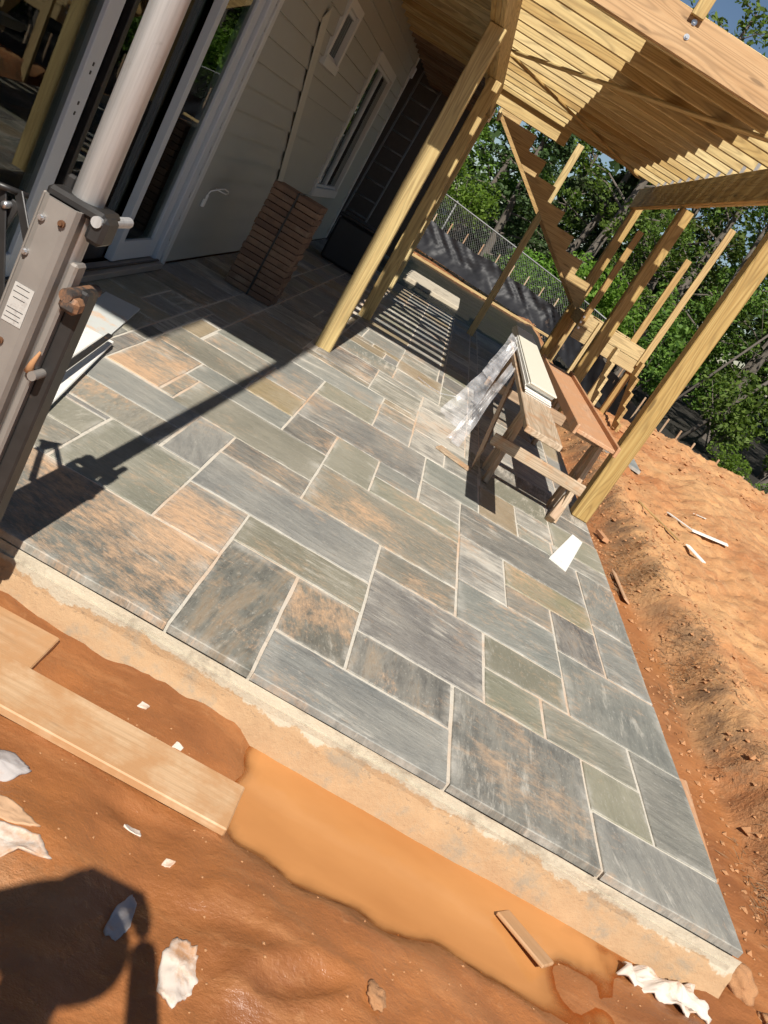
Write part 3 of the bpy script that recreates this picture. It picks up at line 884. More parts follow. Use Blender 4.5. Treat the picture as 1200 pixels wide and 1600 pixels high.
box('end_wall', (XW - 2.6, HY1 + .03, 1.5), (5.1, .06, 3.0), M['siding'], house)
bm = bmesh.new(); bm_box(bm, (XW - 2.2, 6.95, 1.45), (4.15, 14.4, 3.0)); bmesh.ops.reverse_faces(bm, faces=bm.faces)
for f in [f for f in bm.faces if f.calc_center_median().x > XW - .2]: bm.faces.remove(f)
me = bpy.data.meshes.new('room_interior'); bm.to_mesh(me); bm.free(); mesh_obj('room_interior', me, M['dark_room'], house)
box('room_floor', (XW - 2.2, 6.9, -.03), (4.1, 14.3, .06), M['dark_floor'], house)
# corner and door trim
box('corner_trim', (XW + .012, HY1 - .045, 1.5), (.05, .09, 2.96), M['trim'], house, .004)
box('door_trim', (XW + .016, 6.565, 1.19), (.045, .085, 2.40), M['trim'], house, .004)
box('door_trim', (XW + .014, 4.5, 2.42), (.045, 4.2, .11), M['trim'], house, .004)
# sliding door: fixed panels, one panel slid open over the dark doorway
door = box('sliding_door', (XW - .02, 6.45, 1.18), (.09, .12, 2.34), M['frame_white'], house, .005)
def dpart(n, y0, y1, z0, z1, x, th, m): return box(n, (x, (y0 + y1) / 2, (z0 + z1) / 2), (th, y1 - y0, z1 - z0), m, door, .003)
dpart('stile', 6.25, 6.38, .06, 2.30, XW - .03, .05, M['frame_white']); dpart('bottom_rail', 5.70, 6.25, .06, .20, XW - .03, .05, M['frame_white'])
dpart('stile', 5.62, 5.70, .06, 2.30, XW - .028, .055, M['frame_white'])
dpart('pane', 5.69, 6.26, .20, 2.25, XW - .032, .012, M['glass'])
dpart('pane', 4.72, 5.60, .16, 2.25, XW - .085, .012, M['glass']); dpart('bottom_rail', 4.66, 5.62, .05, .16, XW - .085, .04, M['black_steel'])
dpart('stile', 4.66, 4.71, .05, 2.30, XW - .085, .04, M['black_steel'])
dpart('stile', 4.22, 4.37, .06, 2.30, XW - .01, .055, M['frame_white']); dpart('bottom_rail', 2.62, 4.22, .06, .19, XW - .01, .05, M['frame_white'])
dpart('pane', 2.70, 4.23, .19, 2.25, XW - .012, .012, M['glass'])
for zz in (.93, .98, 1.13, 1.17): dpart('screw_hole', 4.285, 4.300, zz, zz + .018, XW + .0185, .004, M['black_steel'])
dpart('threshold_track', 2.55, 6.40, .008, .05, XW + .03, .13, M['alu_dull']); dpart('threshold_track', 2.55, 6.40, .051, .062, XW + .045, .02, M['black_steel'])
dpart('door_head', 2.55, 6.5, 2.30, 2.36, XW - .02, .09, M['frame_white'])
def window(op, tw, mulls, name='window'):
    a, b, c, d = op
    w = box(name, (XW + .014, (a + b) / 2, d - tw / 2), (.06, b - a, tw), M['trim'], house, .004)
    def p(n, y0, y1, z0, z1, x, th, m): return box(n, (x, (y0 + y1) / 2, (z0 + z1) / 2), (th, y1 - y0, z1 - z0), m, w, .003)
    p('sill', a - .0, b + .0, c, c + tw, XW + .02, .07, M['trim'])
    p('jamb', a, a + tw, c + tw, d - tw, XW + .014, .06, M['trim']); p('jamb', b - tw, b, c + tw, d - tw, XW + .014, .06, M['trim'])
    p('sash', a + tw, b - tw, c + tw, c + tw + .035, XW - .01, .04, M['frame_white']); p('sash', a + tw, b - tw, d - tw - .035, d - tw, XW - .01, .04, M['frame_white'])
    ys_ = [a + tw] + mulls + [b - tw]
    for m_ in mulls: p('mullion', m_ - .035, m_ + .035, c + tw + .035, d - tw - .035, XW - .008, .045, M['frame_white'])
    for y0, y1 in zip(ys_[:-1], ys_[1:]): p('pane', y0, y1, c + tw + .02, d - tw - .02, XW - .02, .01, M['glass'])
    return w
window(WIN, .085, []); window(FR, .11, [11.92])
# outdoor tap feed: a loop of white wire out of the wall
wire = rod('cable_tail', [(XW + .016, 6.93, .56), (XW + .03, 6.96, .62), (XW + .06, 7.05, .655), (XW + .07, 7.18, .665), (XW + .07, 7.30, .645), (XW + .072, 7.33, .63), (XW + .066, 7.27, .622), (XW + .058, 7.16, .632), (XW + .04, 7.05, .645)], .006, M['board_white'], house, 6)
box('outlet_box', (XW + .022, 6.94, .535), (.02, .05, .10), M['board_white'], house, .003)
box('porch_light', (XW + .05, 14.05, 2.75), (.07, .09, .16), M['frame_white'], house, .01)
# added sun-blocking slab, and darker rear wall that closes the passage
box('rear_sun_blocker', (-4.2, 15.95, 3.26), (4.6, 3.4, .10), M['rear_wall'], house)
rw = box('rear_wall', (-3.8, 17.6, 1.6), (5.7, .2, 3.2), M['rear_wall'], house)

# ------------------------------------------------------------------ deck frame
deck = empty('deck_frame', (0, 6.4, 0), 'new yellow pine deck frame on tall square posts with bare joists', 'deck')
ZB, ZJ, ZT = 2.685, 2.972, 3.207
JP = .406; JY = [6.34 + .038 / 2 + i * JP for i in range(15)]
PX_L, PX_R = -.535, 1.895
posts = [(PX_L, 7.0), (-.49, 9.45), (-.56, 12.25), (PX_R, 6.43), (1.915, 9.93), (1.93, 13.0 - .55)]
posts = [(PX_L, 7.0, -.02, 0), (-.49, 9.45, -.02, 0), (-.58, 13.0, -.02, 0), (1.895, 6.43, .0, 1), (1.945, 9.93, -.05, 1), (1.935, 13.02, -.05, 1)]
for (x, y, z0, r_) in posts:
    zt = ZB - .002 if y < 12.5 else ZB + .26
    lumber('post', deck, (x, y, z0), (x, y, zt), .14, .14, M['pine'], bevel=.008)
    if r_ and y > 9: lumber('post_cap_block', deck, (x + .055, y - .0, ZB + .06), (x + .055, y, ZJ + .10), .09, .04, M['pine'], up=(1, 0, 0))
lumber('post', deck, (.845, 13.25, -.05), (.80, 13.25, 3.05), .10, .10, M['pine'], bevel=.006)
for dx in (-.060, -.0205, .019): lumber('beam', deck, (PX_L - .02 + dx + .02, 6.08, (ZB + ZJ) / 2 - .001), (PX_L - .02 + dx + .02, 13.08, (ZB + ZJ) / 2 - .001), .038, ZJ - ZB - .002, M['pine'])
for dx in (-.041, .0): lumber('beam', deck, (1.89 + dx, 6.36, (ZB + ZJ) / 2 - .001), (1.89 + dx, 13.12, (ZB + ZJ) / 2 - .001), .038, ZJ - ZB - .002, M['pine'])
for i, y in enumerate(JY):
    lumber('joist', deck, (XW + .03, y, (ZJ + ZT) / 2), (2.03, y, (ZJ + ZT) / 2), .038, ZT - ZJ, M['pine'])
jl = 6.34 - JP
for i in range(8):
    y = jl + .019 - i * JP
    lumber('joist', deck, (XW + .03, y, (ZJ + ZT) / 2), (-.765, y, (ZJ + ZT) / 2), .038, ZT - ZJ, M['porch'])
for i in range(12):
    y = JY[-1] + (i + 1) * JP
    lumber('joist', deck, (XW + .03, y, (ZJ + ZT) / 2), (-.62, y, (ZJ + ZT) / 2), .038, ZT - ZJ, M['porch'])
lumber('rim_joist', deck, (XW + .03, 6.318, 3.11), (2.02, 6.318, 3.11), .040, .262, M['pine_pale'])
lumber('rim_joist', deck, (-.745, 2.90, (ZJ + ZT) / 2), (-.745, 6.296, (ZJ + ZT) / 2), .038, ZT - ZJ, M['porch'])
lumber('stair_header', deck, (-.66, 12.10, 2.93), (.55, 12.10, 2.93), .038, .28, M['pine'])
# decking over the porch side and a strip of boards laid loose over the open joists
for i in range(8):
    x = XW + .09 + i * .1425
    lumber('decking_board', deck, (x, 2.88, ZT + .020), (x, 17.45, ZT + .020), .1423, .034, M['porch'], bevel=.0004)  # far end added past the house corner to keep sun off the passage
for i in range(8):
    x = .475 + i * .1325
    lumber('loose_decking_board', deck, (x, 6.30, ZT + .020), (x, 12.12, ZT + .020), .1315, .034, M['pine'])
lumber('diagonal_brace', deck, (-.47, 9.30, ZJ - .012), (1.62, 6.62, ZJ - .012), .088, .019, M['pine'])
lumber('diagonal_brace', deck, (-.47, 9.55, ZJ - .012), (1.60, 12.45 - .3, ZJ - .012), .088, .019, M['pine'])
for i, y in enumerate(JY):
    if i == 0: continue
    bm = bmesh.new()
    bm_box(bm, (1.848 - .0, y - .0225, ZJ + .05), (.03, .003, .13)); bm_box(bm, (1.842, y - .0235, ZJ - .06), (.004, .03, .12), Matrix.Rotation(.35, 4, 'X'))
    bm_obj('hurricane_tie', bm, M['galv'], deck)
# rail post bolted to the rim
lumber('rail_post', deck, (.585, 6.276, 3.02 + .19), (.585, 6.276, 4.2), .09, .04, M['pine'], up=(0, 1, 0))
for (bx, bz) in ((.590, 3.185), (.597, 3.095), (1.93, 3.17), (1.93, 3.06)):
    bm = bmesh.new(); tube(bm, [(bx, 6.297, bz), (bx, 6.294, bz)], .019, 12); tube(bm, [(bx, 6.294, bz), (bx, 6.284, bz)], .010, 6); bm_obj('bolt', bm, M['galv'], deck)

# ------------------------------------------------------------------ staircase behind the deck
stair = empty('staircase', (1.2, 13.6, 0), 'unfinished timber staircase with notched stringers and landing behind the deck', 'staircase')
def stringer(p_top, direction, n, run, rise, th=.038, depth=.12, mat=None):
    """notched stringer: p_top = back of the top tread, direction = unit vector (horizontal) in which it descends"""
    d = Vector(direction); up = Vector((0, 0, 1)); side = d.cross(up) * th; p = Vector(p_top)
    c = depth * math.hypot(run, rise) / run; bm = bmesh.new(); V = {}
    def vt(a, b, s):
        k = (round(a, 4), round(b, 4), s)
        if k not in V: V[k] = bm.verts.new(p + d * a + up * b + (side if s else Vector((0, 0, 0))))
        return V[k]
    def zu(x): return -rise / run * x - c
    for i in range(n):
        x0, x1, z = i * run, (i + 1) * run, -i * rise
        zl = zu(x0)
        for s in (0, 1): bm.faces.new((vt(x0, z, s), vt(x1, z, s), vt(x1, z - rise, s), vt(x1, zu(x1), s), vt(x0, zl, s)))
        bm.faces.new((vt(x0, z, 0), vt(x1, z, 0), vt(x1, z, 1), vt(x0, z, 1)))
        bm.faces.new((vt(x1, z, 0), vt(x1, z - rise, 0), vt(x1, z - rise, 1), vt(x1, z, 1)))
        bm.faces.new((vt(x0, zl, 0), vt(x1, zu(x1), 0), vt(x1, zu(x1), 1), vt(x0, zl, 1)))
    bm.faces.new((vt(0, 0, 0), vt(0, 0, 1), vt(0, -c, 1), vt(0, -c, 0)))
    xe = n * run; bm.faces.new((vt(xe, -n * rise, 0), vt(xe, -n * rise, 1), vt(xe, zu(xe), 1), vt(xe, zu(xe), 0)))
    return bm_obj('stringer', bm, mat or M['stud'], stair)
for y in (12.50, 13.32): stringer((-.38, y, 2.97), (1, 0, 0), 8, .285, .205, depth=.15)
lumber('stair_ledger', stair, (-.40, 12.46, 2.86), (-.40, 13.34, 2.86), .038, .24, M['pine'])
# landing
LX0, LX1, LY0, LY1, LZ = 1.96, 3.03, 12.02, 13.42, 1.19
for zz in (LZ - .09, LZ - .275):
    lumber('landing_fascia', stair, (LX0, LY0, zz), (LX1, LY0, zz), .038, .180, M['stud'])
for x in (LX0 + .02, LX1 - .02): lumber('landing_joist', stair, (x, LY0 + .021, LZ - .1), (x, LY1, LZ - .1), .038, .18, M['stud'])
lumber('landing_fascia', stair, (LX0, LY1 + .02, LZ - .1), (LX1, LY1 + .02, LZ - .1), .038, .18, M['stud'])
for x in (2.35, 2.68): lumber('landing_joist', stair, (x, LY0 + .021, LZ - .1), (x, LY1, LZ - .1), .038, .18, M['stud'])
for (x, y, z0, z1) in ((1.985, 11.975, 1.05, 2.42), (2.75, 12.06, 1.0, 2.44), (2.985, 11.975, .95, 3.02)):
    lumber('upright', stair, (x, y, z0), (x, y, z1), .088, .045, M['stud'], up=(0, 1, 0))
for (x, y) in ((2.235, 11.96), (2.955, 12.08), (2.1, 13.3), (2.95, 13.3)):
    lumber('landing_leg', stair, (x, y, -.30), (x, y, LZ - .01), .088, .088, M['stud'])
for x in (2.60, 3.0): stringer((x, 11.96, LZ - .16), (0, -1, 0), 5, .20, .19, depth=.13)
lumber('stair_cleat', stair, (2.55, 11.02, .06), (3.05, 11.02, .06), .088, .038, M['stud'])
for (x, z) in ((1.97, 1.14), (1.97, 1.06), (1.985, .98), (2.98, 1.13), (2.99, 1.05), (2.98, .9)):
    bm = bmesh.new(); tube(bm, [(x, 11.951 if x < 2 else 11.998, z), (x, 11.935 if x < 2 else 11.985, z)], .016, 8); bm_obj('bolt', bm, M['galv'], stair)

# ------------------------------------------------------------------ site mast in the left foreground
MX, MY = -.815, 2.03
mast = empty('scaffold_mast', (MX, MY, -.21), 'tall grey metal telescoping scaffold mast in the left foreground', 'mast')
rod('tube', [(MX + .012, MY + .012, -.2), (MX + .012, MY + .012, 2.0), (MX + .012, MY + .012, 8.6)], .0385, M['alu'], mast, 28)
bm = bmesh.new()      # outer sleeve: rounded open channel
prof = [(-.048, .05), (-.048, -.028), (-.040, -.041), (-.026, -.047), (.026, -.047), (.040, -.041), (.048, -.028), (.048, .05), (.040, .05), (.040, -.026), (.033, -.034), (-.033, -.034), (-.040, -.026), (-.040, .05)]
zb, zt_ = -.2, 1.055; lo = []; hi = []
for (a, b) in prof: lo.append(bm.verts.new((MX - .012 + a, MY - .02 + b, zb))); hi.append(bm.verts.new((MX - .012 + a, MY - .02 + b, zt_)))
n_ = len(prof)
for i in range(n_): bm.faces.new((lo[i], lo[(i + 1) % n_], hi[(i + 1) % n_], hi[i]))
for a, b, c, d in ((0, 1, 12, 13), (1, 2, 11, 12), (2, 3, 11, 11), (3, 4, 10, 11), (4, 5, 10, 10), (5, 6, 9, 10), (6, 7, 8, 9)):
    s_ = []
    for q in (a, b, c, d):
        if hi[q] not in s_: s_.append(hi[q])
    if len(s_) > 2: bm.faces.new(s_)
sl = bm_obj('outer_sleeve', bm, M['alu_dull'], mast)
box('sleeve_lip', (MX - .066, MY - .012, .43), (.010, .05, 1.25), M['alu_dull'], mast, .003)
box('inner_rail', (MX + .052, MY + .005, .36), (.024, .055, 1.15), M['alu_dull'], mast, .006)
box('rear_rail', (MX + .084, MY + .035, .33), (.042, .07, 1.10), M['black_steel'], mast, .006)
cap = box('top_cap', (MX + .010, MY + .01, 1.062), (.150, .10, .030), M['black_steel'], mast, .010)
box('cap_ear', (MX - .045, MY + .03, 1.085), (.028, .022, .045), M['black_steel'], mast, .008)
for (z, x1, m_, r_) in ((1.055, .145, M['alu'], .0135), (.865, .125, M['clay_steel'], .017), (.640, .11, M['alu_dull'], .012), (.225, .105, M['clay_steel'], .018)):
    p = rod('pin', [(MX + .072, MY - .05, z), (MX + .078, MY - .05 + x1 * 1.25, z)], r_, m_, mast, 16, False)
box('pin_bracket', (MX + .075, MY - .005, 1.035), (.045, .075, .07), M['black_steel'], mast, .01)
box('clamp', (MX + .085, MY - .025, .845), (.05, .05, .040), M['clay_steel'], mast, .01)
box('clamp', (MX + .055, MY - .03, .22), (.13, .06, .050), M['clay_steel'], mast, .012)
bm = bmesh.new(); tube(bm, [(MX + .062, MY - .03, .70), (MX + .056, MY - .036, .665), (MX + .055, MY - .034, .64)], [.003, .008, .012], 7); bm_obj('clay_smear', bm, M['clod'], mast, None, True)
for (x, z, m_) in ((-.055, 1.005, M['galv']), (-.008, 1.015, M['rust']), (-.062, .915, M['galv']), (-.040, .690, M['rust'])):
    bm = bmesh.new(); tube(bm, [(MX + x + .018, MY - .066, z), (MX + x + .018, MY - .074, z)], .0085, 10); tube(bm, [(MX + x + .018, MY - .074, z), (MX + x + .018, MY - .080, z)], .005, 6)
    bm_obj('bolt', bm, m_, mast)
st_ = box('sticker', (MX - .014, MY - .0685, .79), (.050, .0012, .100), M['sticker'], mast)
for i, (zz, ww) in enumerate(((.832, .034), (.818, .040), (.804, .030), (.776, .042), (.764, .038), (.752, .040))):
    box('print_line', (MX - .016, MY - .0695, zz), (ww, .0006, .0014), M['strap'], st_)
# crank arms of the mast, folded up on the house side
for (a, b) in (((-1.02, 2.09, .985), (-.885, 2.06, .66)), ((-.985, 2.10, .995), (-.86, 2.06, .84)), ((-1.00, 2.10, .86), (-.98, 2.10, .97))):
    lumber('crank_arm', mast, a, b, .006, .026, M['black_steel'], bevel=.002)
rod('crank_handle', [(-1.03, 2.06, .992), (-.97, 2.12, .992)], .008, M['black_steel'], mast)
rod('hinge_pin', [(-.995, 2.075, .955), (-.995, 2.125, .955)], .009, M['galv'], mast)
box('foot_plate', (MX + .02, MY + .02, -.205), (.30, .30, .02), M['clay_steel'], mast, .004)
rod('spike_handle', [(-.88, 2.10, .44), (-.97, 2.13, .47), (-1.05, 2.15, .46)], .007, M['black_steel'], mast)

# ------------------------------------------------------------------ things on the shaded side
bs = empty('brick_stack', (-1.35, 7.35, 0), 'strapped stack of brown cored bricks standing against the shaded house wall', 'bricks')
rs = random.Random(3); hB = .0545
bmv = None
for lay in range(17):
    for col in range(2):
        for row in range(2):
            x = -1.56 + .003 + col * .222 + .108 + rs.uniform(-.007, .007) + lay * .0012; y = 7.24 + row * .16 + .075 + rs.uniform(-.009, .006)
            if bmv is None:
                bm = bmesh.new(); bm_box(bm, (0, 0, 0), (.212, .150, hB - .006)); bmesh.ops.bevel(bm, geom=bm.edges[:], offset=.004, segments=1, affect='EDGES')
                for k in range(5): bm_box(bm, (.1065, -.056 + k * .028, 0), (.004, .012, hB - .008))
                o = bm_obj('brick', bm, M['brick'], bs, Matrix.Translation((x, y, .026 + lay * hB + hB / 2))); bmv = o.data
            else:
                o = mesh_obj('brick', bmv, None, bs, Matrix.Translation((x, y, .004 + lay * hB + hB / 2)) @ Matrix.Rotation(rs.uniform(-.03, .03), 4, 'Z'))
bs.children[0].matrix_basis = Matrix.Translation((-1.45 + 1.35, 7.315 - 7.35, .004 + hB / 2))
lumber('strap', bs, (-1.335, 7.226, .004), (-1.315, 7.226, .94), .016, .002, M['strap'], up=(0, 1, 0))
lumber('strap', bs, (-1.315, 7.234, .935), (-1.315, 7.56, .935), .016, .003, M['strap'])
o = lumber('leaning_board', None, (-1.884, 9.75, .03), (-1.886, 7.86, 2.24), .010, .17, M['board_dull'], up=(0, 1, 1)); tag(o, 'long narrow cream board leaning against the house wall behind the bricks', 'board')
b_ = empty('storage_bin', (-1.25, 12.2, 0), 'black plastic bin standing in the dark passage by the house corner', 'bin')
box('body', (-1.25, 12.2, .31), (.62, .55, .60), M['bin'], b_, .03); box('lid', (-1.25, 12.2, .64), (.66, .59, .05), M['bin'], b_, .02)
ld = empty('extension_ladder', (-1.85, 16.0, -.05), 'grey extension ladder standing in the dark passage', 'ladder')
for x in (-2.08, -1.64): lumber('rail', ld, (x, 15.9, -.05), (x, 17.4, 4.4), .03, .07, M['wire'], up=(0, -1, 1))
for i in range(14):
    t = (i + .7) / 14.5; rod('rung', [(-2.07, 15.9 + 1.5 * t, -.05 + 4.45 * t), (-1.65, 15.9 + 1.5 * t, -.05 + 4.45 * t)], .016, M['wire'], ld, 8)
# boards lying on the patio beside the mast
def flat(name, pts, z, th, mat, label, cat, group=None, parent=None):
    """a flat piece with its own outline and thickness"""
    n_ = len(pts); cx = sum(p[0] for p in pts) / n_; cy = sum(p[1] for p in pts) / n_
    zf = z if callable(z) else (lambda x, y: z)
    v = [(x - cx, y - cy, zf(x, y)) for x, y in pts] + [(x - cx, y - cy, zf(x, y) + th) for x, y in pts]
    f = [tuple(range(n_))[::-1], tuple(range(n_, 2 * n_))] + [(i, (i + 1) % n_, n_ + (i + 1) % n_, n_ + i) for i in range(n_)]
    o = pydata(name, v, f, mat, parent, Matrix.Translation((cx, cy, 0)))
    return tag(o, label, cat, group)
flat('fibre_cement_panel', [(-1.70, 5.10), (-1.49, 5.16), (-1.325, 4.20), (-1.25, 3.85), (-1.47, 3.75)], .004, .012, M['board_grey'], 'flat grey panel with clay dust lying half in shade by the mast', 'panel')
for i, (a, b, z, m_, lb) in enumerate((
    ((-1.36, 4.30), (-1.13, 3.05), .019, 'board_white', 'white board strip lying lowest on the grey panel'),
    ((-1.40, 4.24), (-1.17, 2.95), .036, 'board_cream', 'cream board strip lying second on the grey panel'),
    ((-1.37, 4.20), (-1.20, 2.9), .053, 'board_white', 'white board strip lying third on the grey panel'))):
    tag(lumber('board_strip', None, (a[0], a[1], z + .008), (b[0], b[1], z + .008), .13 - .02 * i, .014, M[m_]), lb, 'board', 'board strips beside the mast')
tag(lumber('dark_spacer_strip', None, (-1.30, 4.22, .085), (-1.12, 2.9, .085), .03, .012, M['black_steel']), 'thin dark strip on top of the white board strips', 'strip')

# ------------------------------------------------------------------ sawhorses, planks and boards
def sawhorse(y, x0, x1, label):
    t = empty('sawhorse', ((x0 + x1) / 2, y, 0), label, 'sawhorse', 'sawhorses on the patio')
    lumber('top_rail', t, (x0 - .05, y, .635), (x1 + .05, y, .635), .088, .070, M['scrapwood'])
    for x in (x0, x1):
        for s in (-1, 1):
            lumber('leg', t, (x, y + s * .17, .0), (x, y + s * .055, .62), .088, .038, M['scrapwood'], up=(1, 0, 0))
        lumber('end_brace', t, (x, y - .145, .30), (x, y + .145, .30), .019, .085, M['scrapwood'])
    lumber('stretcher', t, (x0 - .12, y - .155, .30), (x1 + .06, y - .155, .30), .030, .088, M['scrapwood'])
    return t
sawhorse(6.05, 1.02, 1.60, 'worn timber sawhorse nearest the camera beside the right post')
sawhorse(8.25, 1.00, 1.60, 'worn timber sawhorse further back under the far end of the boards')
lumb = lumber('offcut_block', None, (1.555, 5.80, .022), (1.62, 5.99, .20), .06, .085, M['scrapwood'], up=(0, -1, 1)); tag(lumb, 'short pale timber block leaning on the front sawhorse leg', 'block')
o = lumber('plank', None, (.955, 4.66, .692), (1.03, 8.75, .692), .235, .038, M['scrapwood']); tag(o, 'thick pale scaffold plank carrying the white boards', 'plank')
rs = random.Random(8)
labs = ['lowest white board in the stack on the plank', 'second lowest white board in the stack on the plank', 'third white board up in the stack on the plank', 'fourth white board up in the stack on the plank',
        'fifth white board up in the stack on the plank', 'second highest white board in the stack on the plank', 'cream face-up board on top of the stack on the plank']
for i in range(7):
    dy = rs.uniform(-.03, .05); dx = rs.uniform(-.012, .012) + .012
    o = lumber('siding_plank', None, (.965 + dx, 5.72 + dy, .718 + i * .0125), (1.035 + dx, 9.15 + dy, .718 + i * .0125), .205, .0105, M['board_cream' if i == 6 else 'board_white'], bevel=.001)
    tag(o, labs[i], 'board', 'white boards stacked on the plank')
tr = empty('tray_plank', (1.45, 7.1, .67), 'reddish clay-covered plank tray with raised edges beside the white boards', 'tray')
lumber('bottom', tr, (1.455, 5.62, .69), (1.455, 8.60, .69), .30, .028, M['claywood'])
for x in (1.295, 1.615): lumber('raised_edge', tr, (x, 5.60, .70), (x, 8.62, .70), .022, .075, M['claywood'])
# clear film hanging from the boards to the ground
film = empty('plastic_film', (.7, 6.6, 0), 'torn clear plastic film hanging from the white boards to the patio', 'plastic sheet')
def drape(p0, p1, w0, w1, name, seed):
    v = []; nu, nv = 26, 9; P0, P1 = Vector(p0), Vector(p1); w = Vector((.93, -.15, -.32))
    for i in range(nu + 1):
        t = i / nu; c = P0.lerp(P1, t); c.z = P0.z + (P1.z - P0.z) * (t ** .85); ww = w0 + (w1 - w0) * t
        for j in range(nv + 1):
            s = j / nv - .5
            q = c + w * s * ww + Vector((noise.noise((s * 3, seed, t)) * .04 + .012 * noise.noise((t * 4, s * 6, seed)), .02 * noise.noise((t * 5, s * 3, seed + 4)), .03 * noise.noise((t * 3, s * 5, seed + 9))))
            q.z = max(q.z, .006 + .004 * j % .01); v.append(tuple(q))
    f = [(i * (nv + 1) + j, i * (nv + 1) + j + 1, (i + 1) * (nv + 1) + j + 1, (i + 1) * (nv + 1) + j) for i in range(nu) for j in range(nv)]
    return pydata(name, v, f, M['film'], film, smooth=True)
drape((.87, 7.5, .78), (.66, 6.95, .02), .07, .20, 'film_strip', 1.0); drape((.86, 6.7, .70), (.72, 6.35, .02), .07, .09, 'film_strip', 4.0); drape((.89, 8.0, .79), (.80, 7.2, .45), .08, .14, 'film_strip', 7.0)
rod('film_twist', [(.66, 7.5, .12), (.55, 7.6, .06), (.45, 7.75, .03), (.30, 7.95, .015)], .006, M['film'], film, 6)
flat('tile_offcut', [(1.755, 5.80), (1.83, 5.74), (1.60, 4.95), (1.485, 5.02)], .002, .014, M['board_white'], 'bright white board offcut lying flat near the right post', 'offcut')
flat('dark_strip', [(.60, 5.98), (.64, 6.08), (.90, 5.93), (.88, 5.87)], .004, .016, M['scrapwood'], 'curled brown strip lying under the hanging film', 'strip')
flat('leaning_ply', [(.895, 5.95), (.905, 5.95), (.93, 6.9), (.92, 6.9)], lambda x, y: .004 + .55 * max(0, (y - 5.95)), .18, M['scrapwood'], 'tilted plywood offcut under the white boards', 'plywood')

# ------------------------------------------------------------------ loose things in the mud and on the bank
def on(x, y): return ground_z(x, y)
o = lumber('mud_plank', None, (-1.05, 1.925, -.168), (.255, 1.905, -.168), .185, .030, M['mudboard']); tag(o, 'long clay-coloured plank lying in the mud with its square end near the puddle', 'plank')
o = lumber('mud_plank', None, (-1.30, 2.10, -.182), (-.445, 2.10, -.182), .215, .030, M['mudboard']); tag(o, 'short wide plank lying between the long mud plank and the concrete', 'plank')
def crumple(name, cx, cy, outline, mat, label, cat, h=.012, seed=1.0, lift=.0):
    """a torn flake of paper or wood: outline round (cx, cy), domed and wrinkled, with thickness"""
    ol = []; m0 = len(outline)
    for i in range(m0):                                 # rounded, slightly ragged edge
        q, r_ = Vector(outline[i]), Vector(outline[(i + 1) % m0])
        for k in range(7):
            t = k / 7; w_ = q.lerp(r_, t); g_ = 1 + .13 * noise.noise((i * 2.3 + k * .45, seed, 0)) + .06 * noise.noise((i * 9.1 + k * 2.7, seed, 3)); ol.append((w_.x * g_, w_.y * g_))
    outline = ol; pts = []; n_ = len(outline); rings = 9
    for r_ in range(rings + 1):
        for (a, b) in outline:
            k = r_ / rings; x = cx + a * k; y = cy + b * k
            pts.append((x, y, on(x, y) + .001 + lift * (1 - k) + h * (noise.noise((x * 20, y * 20, seed)) + .5 * abs(noise.noise((x * 55, y * 55, seed + 3)))) * (.5 + k)))
    top = [(x - cx, y - cy, z + .003) for x, y, z in pts]; bot = [(x - cx, y - cy, z - .006) for x, y, z in pts]; m_ = len(pts)
    f = []
    for r_ in range(rings):
        for i in range(n_):
            a, b, c, d = r_ * n_ + i, r_ * n_ + (i + 1) % n_, (r_ + 1) * n_ + (i + 1) % n_, (r_ + 1) * n_ + i
            if r_ == 0: f.append((a, c, d)); f.append((m_ + d, m_ + c, m_ + a))
            else: f.append((a, b, c, d)); f.append((m_ + d, m_ + c, m_ + b, m_ + a))
    for i in range(n_):
        a, b = rings * n_ + i, rings * n_ + (i + 1) % n_; f.append((a, b, m_ + b, m_ + a))
    return tag(pydata(name, top + bot, f, mat, None, Matrix.Translation((cx, cy, 0)), True), label, cat)
crumple('paper_scrap', -.34, 1.67, [(-.12, -.05), (-.06, -.07), (.00, -.062), (.05, -.02), (.075, .035), (.04, .06), (-.05, .065), (-.12, .05)], M['paper_grey'], 'damp grey paper scrap at the left edge below the planks', 'paper', .010, 2.0, .02)
crumple('card_scrap', -.25, 1.545, [(-.09, -.02), (.02, -.025), (.085, -.005), (.03, .03), (-.08, .045)], M['card'], 'clay-coloured card scrap beside the grey paper', 'card', .006, 5.0)
crumple('paper_scrap', -.20, 1.47, [(-.1, -.07), (-.02, -.07), (.03, -.01), (.10, .01), (.05, .05), (-.07, .035)], M['paper'], 'pale torn paper scrap below the grey paper', 'paper', .008, 6.0)
crumple('paper_scrap', .270, 1.395, [(-.025, -.07), (.02, -.09), (.045, -.05), (.055, .0), (.035, .05), (.0, .075), (-.03, .07), (-.045, .02)], M['paper'], 'oval white paper scrap at the edge of the photographer shadow', 'paper', .008, 9.0, .012)
crumple('paper_scrap', .105, 1.455, [(-.02, -.05), (.015, -.055), (.03, -.01), (.02, .06), (.0, .075), (-.02, .02)], M['paper_grey'], 'narrow grey paper scrap inside the photographer shadow', 'paper', .006, 3.3)
crumple('torn_packaging', 1.80, 2.16, [(-.20, -.03), (-.13, -.07), (-.03, -.07), (.03, -.10), (.07, -.055), (.13, -.07), (.11, .0), (.08, .05), (.02, .035), (-.08, .04), (-.15, .03)], M['paper'], 'crumpled white packaging at the right corner of the concrete', 'packaging', .035, 7.0, .05)
o = lumber('puddle_offcut', None, (1.165, 2.115, -.203), (1.31, 1.975, -.184), .080, .014, M['mudboard'], up=(.3, 0, 1)); tag(o, 'short timber offcut half sunk in the puddle', 'offcut')
crumple('wood_chip', 1.21, 1.90, [(-.03, -.01), (.01, -.02), (.035, .0), (.0, .02)], M['card'], 'pale wood chip just below the sunken offcut', 'chip', .005, 1.5)
